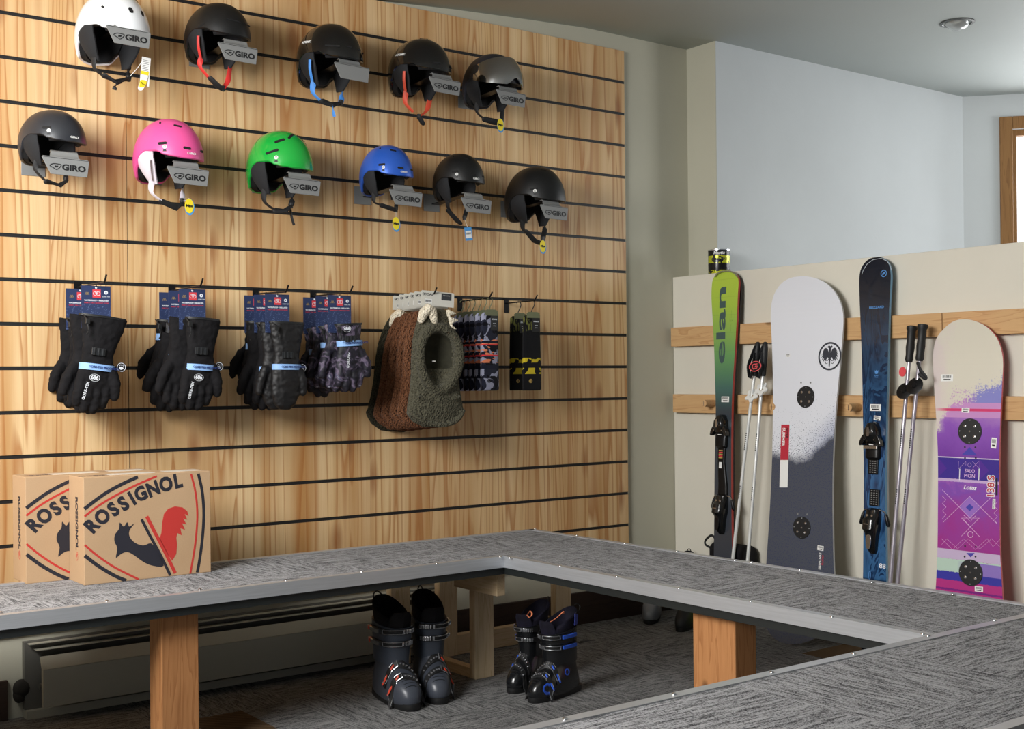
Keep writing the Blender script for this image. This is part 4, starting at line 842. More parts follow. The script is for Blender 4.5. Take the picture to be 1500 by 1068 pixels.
bm=B(); pb=[Vector((p[0],p[1])) for p in poly]; strip(bm,[(p.x*.992,p.y+(.0 if p.y<.8 else 0)) for p in pb if .2<p.y<VT-.21],.0018,.0004,Matrix.Translation((0,0,.009)),0) if False else None; bm.free()
TH=.009
def on(z=TH): return Matrix.Translation((0,0,z))
c1=L(1180.5,581.5,TH); c2=L(1174.8,773,TH)
insert_disc(wb,c1,.0475,[M_DISC,M_CWHT],off=TH); insert_disc(wb,c2,.0475,[M_DISC,M_CWHT],off=TH)
for (x,y) in ((1173.5,560.5),(1187.3,560.5),(1168.5,753),(1182.5,753.5)):
    q=L(x,y,TH); bm=B(); lathe(bm,[(.0045,TH-.0002),(.004,TH+.0012),(.0004,TH+.0008)],12,M=Matrix.Translation((q[0],q[1],0))); mk('insert_screw',bm,M_GREYPL,wb)
# round eagle emblem cut by the edge
ec=L(1215.5,521.8,TH); er=.061; bm=B(); ME=Matrix.Translation((ec[0],ec[1],TH))
Rm=[p for p in poly]; xr=L(1232.6,523,TH)[0]-ec[0]-.002
def clipx(pts): return [(min(a,xr),b) for a,b in pts]
ring=[]; A=[k for k in range(0,73)]
for k in range(72):
    a0,a1=2*PI*k/72,2*PI*(k+1)/72
    q=[(er*math.cos(a0),er*math.sin(a0)),(er*math.cos(a1),er*math.sin(a1)),(er*.87*math.cos(a1),er*.87*math.sin(a1)),(er*.87*math.cos(a0),er*.87*math.sin(a0))]
    if min(p[0] for p in q)<xr: prism(bm,clipx(q),.0004,ME)
feathers=[[(-.004,.012),(-.012,.030),(-.022,.036),(-.030,.034),(-.040,.018),(-.034,.022),(-.046,.004),(-.036,.012),(-.046,-.008),(-.034,.003),(-.043,-.018),(-.030,-.006),(-.036,-.026),(-.024,-.012),(-.026,-.024),(-.016,-.012),(-.012,-.004),(-.006,-.010),(-.010,-.020),(-.004,-.016),(-.0035,-.040),(0,-.054)]]
for sg in (1,-1):
    pts=[(sg*a*.98,b) for a,b in feathers[0]]+[(0,.012)]
    if sg<0: pts=pts[::-1]
    prism(bm,clipx(pts),.0004,ME)
prism(bm,smoothpoly([(-.014,.038),(-.006,.046),(.002,.042),(.008,.046),(.014,.038),(.006,.034),(.004,.012),(-.004,.012),(-.005,.033)],2),.0004,ME)
for sg in (-1,1):
    strip(bm,[(sg*.006,-.016),(sg*.014,-.020),(sg*.020,-.017),(sg*.024,-.024),(sg*.018,-.032),(sg*.010,-.030)],.003,.0004,ME)
mk('eagle_emblem',bm,plain('emblem_ink',srgb(46,50,60),.5),wb)
# red and white bar with lettering
M_REDP=plain('crimson_print',srgb(186,44,62),.5)
qa=[L(*p,TH) for p in ((1144.5,622),(1156.5,622),(1155,674),(1143,674))]; qb=[L(*p,TH) for p in ((1143,674),(1155,674),(1153.6,714),(1141.8,714))]
bm=B(); prism(bm,qa,.0004,on(),0); prism(bm,qb,.0004,on(),1)
Mv=Matrix.Translation((L(1147.8,640,TH)[0],L(1147.8,640,TH)[1],TH+.0004))@Matrix.Rotation(R(-90),4,'Z'); textmesh(bm,'SUMMER',.021,Mv,1,bold=.0006,sx=1.0)
Mv=Matrix.Translation((L(1153,634,TH)[0],L(1153,634,TH)[1],TH+.0004))@Matrix.Rotation(R(-90),4,'Z'); textmesh(bm,'NEVER',.017,Mv,2,bold=.0004,sx=.9)
Mv=Matrix.Translation((L(1200.8,822,TH)[0],L(1200.8,822,TH)[1],TH))@Matrix.Rotation(R(-90),4,'Z'); textmesh(bm,'SYNTHESIS',.0155,Mv,1,bold=.0004,sx=.95); textmesh(bm,'PROTO',.0125,Mv@Matrix.Translation((-.005,.014,0)),0,bold=.0003)
mk('deck_print',bm,[M_REDP,M_STK,M_INK],wb)
def stickers(par,L,items,th=TH):
    for x,y,w,h,rot in items:
        q=L(x,y,th); bm=B(); Mt=Matrix.Translation((q[0],q[1],th+.0004))@Matrix.Rotation(R(rot),4,'Z'); prism(bm,[(-w/2,-h/2),(w/2,-h/2),(w/2,h/2),(-w/2,h/2)],.0004,Mt,0)
        for k in range(8): prism(bm,[(-w*.38+k*w*.095,-h*.02),(-w*.38+k*w*.095+w*.05,-h*.02),(-w*.38+k*w*.095+w*.05,h*.36),(-w*.38+k*w*.095,h*.36)],.0002,Mt,1,.0004)
        prism(bm,[(-w*.3,-h*.34),(w*.3,-h*.34),(w*.3,-h*.16),(-w*.3,-h*.16)],.0002,Mt,1,.0004); mk('price_sticker',bm,[M_STK,M_INK],par)
stickers(wb,L,[(1154.5,520.5,.023,.015,0),(1202,803,.032,.020,-2)])
# ---------------------------------------------------------------- purple snowboard
pbd,L2,MP=lean('snowboard','smaller cream and purple snowboard with blue and magenta bands, rightmost board','snowboard',2.745,4.155,.105,1.30,'snowboards on the half wall')
left=[(1421,469),(1406,471.5),(1392,480),(1377,495),(1370,515),(1369,535),(1370.5,570),(1373,607),(1375.5,657),(1376,700),(1375.8,746),(1375,811),(1372.5,865),(1370.5,905)]
right=[(1437,472),(1451.5,480),(1464,495),(1470,515),(1471.3,534),(1469.5,570),(1467.7,607),(1466,657),(1465.5,700),(1466,746),(1467,811),(1470,865),(1471.5,905)]
bot=[(1376,935),(1392,955),(1420,962),(1450,955),(1468,935)]
poly2=smoothpoly([Vector(q) for q in zoomed(0,0,1,L2)(left+bot+right[::-1])],4); poly2=[(p.x,p.y) for p in poly2]; mn=min(p[1] for p in poly2); poly2=[(a,b if b>.25 else .25-(.25-b)*(.25/(.25-mn))) for a,b in poly2]; VT2=max(p[1] for p in poly2)
T=NT('purple_topsheet'); v=T.obj(); x,y,z=T.xyz(v)
yy=lambda py,px=1420: L2(px,py,TH)[1]
n1=T.noise(v,9,4,.65,.4); n2=T.noise(v,120,2,.6); ns=T.noise(T.map(v,(30,3,1)),1,2)
base=T.ramp(T.math('ADD',T.math('MULTIPLY',n1,.5),T.math('MULTIPLY',T.math('SUBTRACT',y,yy(808)),1.1)),[(.15,srgb(160,44,128)),(.38,srgb(150,60,150)),(.52,srgb(128,76,172)),(.66,srgb(176,100,178))])
up=T.ramp(T.math('ADD',T.math('MULTIPLY',n1,.35),T.math('MULTIPLY',T.math('SUBTRACT',y,yy(670)),3.0)),[(.15,srgb(116,60,158)),(.5,srgb(140,84,180)),(.85,srgb(196,150,196))])
c=T.mix(T.math('GREATER_THAN',y,yy(672)),base,up)
# cream nose with splattered border
bd=T.math('ADD',y,T.math('ADD',T.math('ADD',T.math('MULTIPLY',x,-.30),T.math('MULTIPLY',T.math('MAXIMUM',T.math('SUBTRACT',-.035,x),0),1.5)),T.math('ADD',T.math('MULTIPLY',T.math('SUBTRACT',n1,.5),.22),T.math('MULTIPLY',T.math('SUBTRACT',n2,.5),.16))))
cream=T.ramp(T.math('SUBTRACT',bd,yy(583)-.5),[(.485,(0,0,0)),(.515,(1,1,1))]); blue=T.ramp(T.math('ADD',T.math('MULTIPLY',x,6),.3),[(.35,(0,0,0)),(.75,(1,1,1))])
mid=T.mix(blue,srgb(186,120,190),srgb(132,132,196)); lo=T.math('LESS_THAN',y,yy(590)); mid=T.mix(lo,mid,srgb(196,142,196)); zone=T.math('GREATER_THAN',y,yy(612))
c=T.mix(zone,c,mid); c=T.mix(cream,c,srgb(214,208,192))
lf=T.ramp(T.math('ADD',T.math('MULTIPLY',x,9),T.math('MULTIPLY',n1,.8)),[(-.0,(1,1,1)),(.02,(1,1,1)),(.16,(0,0,0))]); lf=T.ramp(T.math('SUBTRACT',T.math('SUBTRACT',n1,.2),T.math('MULTIPLY',x,4)),[(.45,(0,0,0)),(.75,(1,1,1))]); c=T.mix(T.math('MULTIPLY',T.math('MULTIPLY',lf,T.ramp(T.math('ADD',.5,T.math('MULTIPLY',T.math('SUBTRACT',y,yy(632)),8)),[(.4,(0,0,0)),(.7,(1,1,1))])),.8),c,srgb(214,198,196))
def band(c,a,b,col,x0=None,wob=0):
    yv=T.math('ADD',y,T.math('MULTIPLY',T.math('SUBTRACT',n2,.5),wob)) if wob else y
    m=T.math('MULTIPLY',T.math('LESS_THAN',yv,yy(a)),T.math('GREATER_THAN',yv,yy(b)))
    if x0 is not None: m=T.math('MULTIPLY',m,T.ramp(T.math('ADD',T.math('SUBTRACT',x,x0),.5),[(.48,(0,0,0)),(.54,(1,1,1))]))
    return T.mix(m,c,col)
c=band(c,598.5,602.5,srgb(206,60,110),-.10); c=band(c,670.5,672,srgb(206,190,214)); c=band(c,672,703,srgb(62,44,140)); c=band(c,703,707,srgb(196,168,208),None,.004)
c=band(c,808,822,srgb(196,176,206)); c=band(c,822,841,srgb(182,205,190),None,.01); c=band(c,841,853.5,srgb(60,58,158),None,.012); c=band(c,853.5,960,srgb(178,52,128),None,.004)
vio=T.ramp(T.math('ADD',T.math('MULTIPLY',x,5),.2),[(.25,(0,0,0)),(.5,(1,1,1))]); m=T.math('MULTIPLY',T.math('LESS_THAN',y,yy(824)),T.math('GREATER_THAN',y,yy(842))); c=T.mix(T.math('MULTIPLY',m,vio),c,srgb(140,116,188))
c=band(c,866,869,srgb(120,40,124),None,.006)
# diamonds inside the blue band
ax=T.math('ABSOLUTE',T.math('SUBTRACT',T.math('ABSOLUTE',x),.090)); ay=T.math('ABSOLUTE',T.math('SUBTRACT',y,yy(688))); m=T.math('MULTIPLY',T.math('LESS_THAN',T.math('ADD',ax,ay),.040),T.math('LESS_THAN',ay,.041)); c=T.mix(T.math('MULTIPLY',m,.5),c,srgb(96,44,150))
T.set(col=c,rough=.35,spec=.4); M_PUR=T.m; M_CORAL=plain('coral_edge',srgb(226,110,120),.4)
def curve_p(v): n=max(0,v-(VT2-.19))/.19; q=max(0,.17-v)/.17; return .028*n*n+.028*q*q
bm=B(); boardbody(bm,poly2,.009,curve_p,0,1); mk('deck',bm,[M_PUR,M_CORAL],pbd)
insert_disc(pbd,L2(1421,632,TH),.0500,[M_DISC,M_CWHT],off=TH); insert_disc(pbd,L2(1422.3,839,TH),.0500,[M_DISC,M_CWHT],off=TH)
M_LINE=plain('pale_line_print',srgb(226,190,220),.5); M_IND=plain('indigo_print',srgb(66,60,164),.5); M_IND2=plain('light_violet_print',srgb(150,104,190),.5)
zp=lambda pts: [L2(1360+a/4.643,660+b/4.643,TH) for a,b in pts]; zq=lambda pts: [L2(1360+a/5.086,460+b/5.086,TH) for a,b in pts]
bm=B(); prism(bm,zq([(250,1048),(362,1053),(308,992)]),.0004,on(),1); prism(bm,zp([(258,697),(315,697),(288,727)]),.0004,on(),1)
prism(bm,zp([(281,315),(352,386),(281,458),(210,386)]),.0003,on(),2); prism(bm,zp([(281,362),(307,387),(281,412),(255,387)]),.0005,on(),1)
for pl in ([(95,268),(283,458)],[(430,315),(283,458)],[(281,312),(100,488)],[(281,312),(466,498)],[(225,460),(348,460),(285,520),(225,460)],[(240,440),(285,482),(325,440)],[(225,582),(345,460)],[(348,586),(240,470)],
    [(95,310),(120,335),(95,360),(120,385),(95,410),(120,435),(95,465)],[(470,350),(445,375),(470,400),(445,425),(470,450),(450,470),(466,498)],[(90,600),(165,675),(240,600),(320,675),(400,600),(440,655),(490,600)],[(90,640),(125,600),(200,670),(270,600),(350,670),(430,600),(490,660)],[(205,75),(205,125),(255,75),(255,100)],[(300,75),(345,120),(345,70),(300,120)]):
    strip(bm,zp(pl),.0012 if pl[0][1]<590 and pl[0][1]>130 else .0008,.0005,on(),0)
cc=L2(1360+286/4.643,660+571/4.643,TH); ringpoly(bm,cc[0],cc[1],.0105,.0122,.0005,on()); cc=L2(1360+280/4.643,660+98/4.643,TH); ringpoly(bm,cc[0],cc[1],.007,.0078,.0005,on())
q=L2(1420.5,691,TH); textmesh(bm,'SALO',.020,Matrix.Translation((q[0],q[1]+.002,TH)),0,sx=.9); textmesh(bm,'MON',.020,Matrix.Translation((q[0],q[1]-.017,TH)),0,sx=1.0)
q=L2(1420.5,714.5,TH); textmesh(bm,'Lotus',.024,Matrix.Translation((q[0],q[1],TH)),3,shear=.3,bold=.0005)
for px in (1405.7,1434): q=L2(px,695,TH); prism(bm,[(q[0]-.0015,q[1]-.022),(q[0]+.0015,q[1]-.022),(q[0]+.0015,q[1]+.022),(q[0]-.0015,q[1]+.022)],.0005,on(),3)
q=L2(1452,713.5,TH); Mv=Matrix.Translation((q[0],q[1],TH))@Matrix.Rotation(R(90),4,'Z'); textmesh(bm,'138',.040,Mv@Matrix.Translation((-.012,0,0)),3,bold=.0030); textmesh(bm,'138',.040,Mv@Matrix.Translation((-.012,0,.0004)),4,bold=.0006); textmesh(bm,'S',.040,Mv@Matrix.Translation((.034,0,0)),3,bold=.003); textmesh(bm,'S',.040,Mv@Matrix.Translation((.034,0,.0004)),4,bold=.0006)
prism(bm,zp([(457,190),(471,190),(471,305),(457,305)]),.0004,on(),5)
q=L2(1421,500,TH); textmesh(bm,'N',.03,Matrix.Translation((q[0],q[1],TH)),6,shear=.3)
mk('deck_print',bm,[M_LINE,M_IND,M_IND2,M_STK,M_REDP,M_INK,plain('faint_grey_print',srgb(188,184,176),.5)],pbd)
for (x,y) in ((1413.3,655),(1428.7,655.5),(1413.5,671),(1429.3,671),(1413.7,800),(1429.5,801),(1413,815.5),(1429,815.5)):
    q=L2(x,y,TH); bm=B(); lathe(bm,[(.0040,TH-.0002),(.0035,TH+.0010),(.0004,TH+.0006)],12,M=Matrix.Translation((q[0],q[1],0))); mk('insert_screw',bm,M_DISC,pbd)
stickers(pbd,L2,[(1387.5,553.5,.052,.027,0),(1414.5,601,.034,.018,-2),(1456,649,.022,.040,-4),(1434,863,.034,.020,2)]); 
q=L2(1456,738.4,TH); bm=B(); prism(bm,[(q[0]-.006,q[1]-.019),(q[0]+.006,q[1]-.019),(q[0]+.006,q[1]+.019),(q[0]-.006,q[1]+.019)],.0008,on(),0); textmesh(bm,'SALOMON',.007,Matrix.Translation((q[0],q[1],TH+.0008))@Matrix.Rotation(R(90),4,'Z'),1); mk('side_sticker',bm,[M_STK,M_INK],pbd)
# ---------------------------------------------------------------- skis
def binding(par,L,th,top,bot,kind):
    """toe piece at photo row top, heel piece at photo row bot"""
    bk=M_GLOSSK
    def part(name,rows,mi=bk,z0=th):
        bm=B(); rr=[]
        for (v,hw,h,cx) in rows:
            rr.append([Vector((cx+hw*math.copysign(abs(math.cos(a))**.5,math.cos(a)),v,z0+h*(max(0,math.sin(a))**.6 if math.sin(a)>0 else 0))) for a in [2*PI*k/20 for k in range(20)]])
        loft(bm,rr); return mk(name,bm,mi,par,smooth=True)
    c=L(*top); x0,v0=c; d=L(*bot); x1,v1=d
    tp=part('toe_piece',[(v0+.062,.010,.018,x0),(v0+.055,.020,.034,x0),(v0+.03,.031,.045,x0),(v0+.008,.034,.046,x0),(v0-.004,.036,.036,x0),(v0-.022,.037,.030,x0)])
    for sg in (-1,1):
        bm=B(); prism(bm,smoothpoly([(sg*.022,.010),(sg*.036,.006),(sg*.050,-.018),(sg*.052,-.036),(sg*.040,-.036),(sg*.030,-.022),(sg*.020,-.010)][::sg],2),.022,Matrix.Translation((x0,v0,th+.012)),bev=.002); mk('toe_wing',bm,bk,tp)
    bm=B(); prism(bm,[(-.006,-.004),(.006,-.004),(.008,.020),(.004,.034),(-.004,.034),(-.008,.020)],.002,Matrix.Translation((x0,v0+.006,th+.0455))); 
    for sg in (-1,1): prism(bm,ell(sg*.024,-.012,.0025,.0025,10),.002,Matrix.Translation((x0,v0,th+.036)))
    mk('toe_print',bm,M_STEEL,tp)
    part('toe_plate',[(v0-.024,.036,.014,x0),(v0-.05,.034,.022,x0),(v0-.085,.034,.022,x0),(v0-.095,.028,.012,x0)],M_BLACKM)
    bm=B(); box(bm,x0-.010,x0+.010,v0-.0338,v0-.0305,th+.0165,th+.0235); mk('plate_print',bm,M_STK,par)
    if kind=='track':
        part('track_plate',[(v0-.095,.024,.010,x0),(v0-.16,.022,.010,x0),(v1+.075,.028,.012,x1),(v1+.03,.030,.012,x1)],M_BLACKM)
        bm=B()
        for k in range(5): box(bm,x0-.012,x0+.012,v0-.108-.0085*k,v0-.1035-.0085*k,th+.0095,th+.0108,k%2)
        box(bm,x0-.008,x0+.009,v0-.188,v0-.160,th+.0095,th+.0108,2); mk('scale_print',bm,[M_GOLD,M_CRED,M_STK],par)
    else:
        for vv,xx in ((v0-.120,x0),(v1+.078,x1)):
            bm=B(); box(bm,xx-.024,xx+.024,vv-.034,vv+.034,th,th+.008,0,.003)
            for i in range(3):
                for j in range(7): box(bm,xx-.014+i*.012,xx-.007+i*.012,vv-.028+j*.009,vv-.024+j*.009,th+.008,th+.0092,1,M=Matrix.Translation((0,0,0)))
            mk('anti_slip_pad',bm,[M_BLACKM,M_GREYPL],par)
        bm=B(); box(bm,x0-.034,x0+.034,v0-.052,v0-.036,th+.0235,th+.029,0,.002); mk('slide_plate',bm,M_STEEL,par)
    hp=part('heel_piece',[(v1+.036,.028,.012,x1),(v1+.028,.031,.028,x1),(v1+.0,.033,.034,x1),(v1-.012,.034,.050,x1),(v1-.05,.032,.056,x1),(v1-.064,.028,.040,x1),(v1-.09,.023,.036,x1),(v1-.135,.020,.024,x1),(v1-.150,.014,.010,x1)])
    bm=B(); prism(bm,smoothpoly([(-.010,-.075),(.010,-.075),(.012,-.105),(.006,-.130),(-.006,-.130),(-.012,-.105)],2),.004,Matrix.Translation((x1,v1,th+.035)),bev=.001); mk('heel_lever',bm,M_BLACKM if kind=='track' else M_STEEL,hp)
    bm=B(); 
    for sg in (-1,1): prism(bm,ell(sg*.012,.006,.0045,.0045,12),.003,Matrix.Translation((x1,v1,th+.032)))
    prism(bm,[(-.012,-.030),(.012,-.030),(.012,-.027),(-.012,-.027)],.002,Matrix.Translation((x1,v1,th+.0545))); mk('heel_print',bm,M_STEEL,hp)
    for sg in (-1,1):
        bm=B(); tube(bm,smoothpoly([(x1+sg*.025,v1+.030,th+.010),(x1+sg*.046,v1+.026,th+.006),(x1+sg*.058,v1+.008,th+.002),(x1+sg*.062,v1-.02,th)],3,False),.0028,6); mk('brake_arm',bm,M_STEEL,par,smooth=True)
        bm=B(); capsule(bm,[(x1+sg*.056,v1+.008,th),(x1+sg*.066,v1-.028,th-.002)],[.0075,.009]); mk('brake_pad',bm,M_BLACKM,par,smooth=True)
M_GLOSSK=plain('gloss_black_plastic',srgb(20,21,22),.22,coat=.4)
def skimat(name,L,kind):
    t=NT(name); v=t.obj(); x,y,z=t.xyz(v)
    if kind=='lime':
        g=t.ramp(t.math('MULTIPLY',y,1/1.65),[(.30,srgb(58,62,70)),(.60,srgb(52,62,70)),(.665,srgb(66,104,98)),(.76,srgb(100,152,92)),(.90,srgb(160,190,66)),(1,srgb(176,200,70))])
        st=t.math('FRACT',t.math('MULTIPLY',y,1/.085)); l=t.ramp(st,[(.0,(1,1,1)),(.03,(0,0,0))]); g=t.mix(t.math('MULTIPLY',l,.25),g,srgb(50,80,70)); t.set(col=t.mix(t.math('LESS_THAN',y,.12),g,srgb(186,214,60)),rough=.28,coat=.3)
    else:
        n=t.noise(t.map(v,(10,2.2,1)),1,4,.6,1.5); w=t.math('FRACT',t.math('MULTIPLY',n,6)); a=t.mix(t.ramp(w,[(.2,(0,0,0)),(.8,(1,1,1))]),srgb(22,48,84),srgb(52,96,140))
        g=t.ramp(t.math('MULTIPLY',y,1/1.65),[(.0,(1,1,1)),(.19,(1,1,1)),(.195,(0,0,0)),(.52,(0,0,0)),(.72,(.55,.55,.55)),(.90,(1,1,1))]); t.set(col=t.mix(g,a,srgb(14,22,36)),rough=.25,coat=.3)
    return t.m
def ski(par,poly,th,curve,mat,edge,name='ski'):
    bm=B(); boardbody(bm,poly,th,curve,nv=70); return mk(name,bm,[mat,edge],par)
STH=.013
# lime slalom pair
ek,LE,ME_=lean('ski_pair','lime green to graphite skis with black bindings, standing below the paint tin','skis',3.905,4.172,.085,1.40,'pairs of skis on the half wall')
Lz=[(1064,395.5),(1055,397.5),(1047.5,404),(1044.6,413),(1044.6,430),(1045.7,452),(1048.8,508),(1050.4,565),(1051.3,604),(1050,660),(1049.5,702),(1049,760),(1048.5,815),(1047.5,870),(1047,905)]
Rz=[(1072,398),(1080,404),(1083.4,413),(1083.5,430),(1082.8,452),(1079.7,508),(1076,565),(1074.6,604),(1074,660),(1074,702),(1074.5,760),(1075.5,815),(1077,870),(1078,905)]
pe=smoothpoly([Vector(q) for q in zoomed(0,0,1,LE)(Lz+[(1055,921),(1071,921)]+Rz[::-1])],3); pe=[(p.x,max(.001,p.y)) for p in pe]; VE=max(p[1] for p in pe)
cvE=lambda v: .045*(max(0,v-(VE-.16))/.16)**2*-.35+.0
M_LIME=skimat('lime_graphite_topsheet',LE,'lime'); M_SKE=plain('ski_sidewall_red',srgb(176,60,52),.4); M_LB=plain('lime_base',srgb(186,214,60),.4)
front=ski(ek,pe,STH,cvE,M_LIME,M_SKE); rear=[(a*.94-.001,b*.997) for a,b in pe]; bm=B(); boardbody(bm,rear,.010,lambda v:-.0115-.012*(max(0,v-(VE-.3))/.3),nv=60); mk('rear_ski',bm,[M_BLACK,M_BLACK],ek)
bm=B(); ep=[(LE(1060+0,0)[0],0)]
pts=[LE(*p,STH) for p in ((1047.5,405.5),(1050.5,401),(1057,397.8),(1064,396.8),(1071,397.8),(1077,401),(1080,405.5))]; strip(bm,pts,.006,.004,on(STH-.001)); mk('tip_protector',bm,plain('tip_metal',srgb(150,156,130),.3,.6),ek)
bm=B(); zt=lambda pts:[LE(960+a/3.56,340+b/3.56,STH) for a,b in pts]; W_=.0125
for pl in ([(330,286),(352,286),(360,292),(362,300)],[(331,290),(330,283)],):
    pass
def thick(pl,w=.0115): strip(bm,[(p[0],p[1]) for p in smoothpoly([Vector(q) for q in zt(pl)],2,False)],w*1.35,.0004,on(STH))
q=LE(1057,476,STH); textmesh(bm,'elan',.078,Matrix.Translation((q[0]-.001,q[1],STH))@Matrix.Rotation(R(91.5),4,'Z'),0,sx=2.95,bold=.0020)
mk('brand_print',bm,plain('slate_print',srgb(62,84,84),.5),ek)
bm=B(); q=LE(1071,470,STH); textmesh(bm,'SLX',.012,Matrix.Translation((q[0],q[1],STH)),0); strip(bm,[(q[0],q[1]+.012),(q[0],q[1]+.05)],.0008,.0003,on(STH)); strip(bm,[(q[0],q[1]-.012),(q[0],q[1]-.05)],.0008,.0003,on(STH)); mk('model_print',bm,plain('olive_print',srgb(110,140,60),.5),ek)
stickers(ek,LE,[(1062.5,585,.048,.027,0)],STH)
binding(ek,LE,STH,(1062,627),(1062,735),'track')
# dark blue all mountain pair
bk_,LK,MK_=lean('ski_pair','dark navy blue skis with black bindings standing between the two snowboards','skis',3.118,4.172,.085,1.40,'pairs of skis on the half wall')
Lz=[(1291,377),(1278,379),(1269,386),(1263.5,396),(1261.5,410),(1262,439),(1263,465),(1265,517),(1266.2,570),(1267,622),(1268,680),(1268,722),(1267.5,790),(1267,843),(1265,900),(1264,935)]
Rz=[(1299,381),(1304.5,387),(1307.3,399),(1307.6,412),(1306,439),(1305,465),(1303.7,517),(1302.4,570),(1300.8,622),(1300,680),(1299.8,722),(1300.3,790),(1301,843),(1303,900),(1304,935)]
pk=smoothpoly([Vector(q) for q in zoomed(0,0,1,LK)(Lz+[(1270,955),(1298,955)]+Rz[::-1])],3); pk=[(p.x,p.y) for p in pk]; mn=min(p[1] for p in pk); pk=[(a,b if b>.2 else .2-(.2-b)*(.2/(.2-mn))) for a,b in pk]; VK=max(p[1] for p in pk)
M_NAVY=skimat('navy_swirl_topsheet',LK,'navy'); M_SKB=plain('ski_sidewall_blue',srgb(110,160,196),.4); M_SKW=plain('ski_edge_white',srgb(200,204,206),.4)
ski(bk_,pk,STH,lambda v:-.03*(max(0,v-(VK-.25))/.25)**2*0,M_NAVY,M_SKB)
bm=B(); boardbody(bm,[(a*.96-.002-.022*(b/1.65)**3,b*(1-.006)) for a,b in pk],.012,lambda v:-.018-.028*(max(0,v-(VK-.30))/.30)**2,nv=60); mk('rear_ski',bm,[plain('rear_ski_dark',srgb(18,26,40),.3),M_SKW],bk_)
bm=B(); pt=[LK(*p,STH) for p in ((1262.5,402),(1264.5,396),(1270,387),(1279,380.5),(1291,378.5),(1299,382.5),(1303.7,388),(1306,396))]; strip(bm,pt,.0018,.0006,on(STH)); mk('tip_edge',bm,M_SKW,bk_)
M_LBL=plain('light_blue_print',srgb(84,142,204),.5); bm=B(); q=LK(1294.5,400.7,STH); ringpoly(bm,q[0],q[1],.0118,.0150,.0004,on(STH)); prism(bm,[(q[0]+.010,q[1]+.009),(q[0]-.004,q[1]+.003),(q[0]-.008,q[1]-.004),(q[0]+.001,q[1]-.001)],.0004,on(STH)); prism(bm,[(q[0]-.010,q[1]-.009),(q[0]+.004,q[1]-.003),(q[0]+.008,q[1]+.004),(q[0]-.001,q[1]+.001)],.0004,on(STH))
q=LK(1284,450.3,STH); textmesh(bm,'BLIZZARD',.0135,Matrix.Translation((q[0],q[1],STH)),0,sx=1.18,bold=.0003)
q=LK(1284,544.5,STH); prism(bm,smoothpoly([(q[0]-.008,q[1]+.006),(q[0]-.004,q[1]+.002),(q[0],q[1]+.008),(q[0]+.004,q[1]+.002),(q[0]+.008,q[1]+.006),(q[0]+.006,q[1]-.008),(q[0]-.006,q[1]-.008)],2),.0004,on(STH)); textmesh(bm,'BLACK\nPEARL',.006,Matrix.Translation((q[0],q[1]-.020,STH)),0)
mk('brand_print',bm,M_LBL,bk_)
bm=B(); q=LK(1292.5,829.5,STH); textmesh(bm,'88',.026,Matrix.Translation((q[0],q[1],STH)),0,sx=1.25,bold=.0004); mk('size_print',bm,M_CWHT,bk_)
bm=B(); q=LK(1274,842,STH); strip(bm,[(q[0]+.005*math.cos(a),q[1]-.002+.017*math.sin(a)) for a in [k*PI/5 for k in range(11)]],.0016,.0004,on(STH)); mk('tail_print',bm,M_LBL,bk_)
stickers(bk_,LK,[(1282.5,597,.054,.028,0),(1285,612.5,.032,.018,-6)],STH)
binding(bk_,LK,STH,(1284,640),(1284,757),'pad')
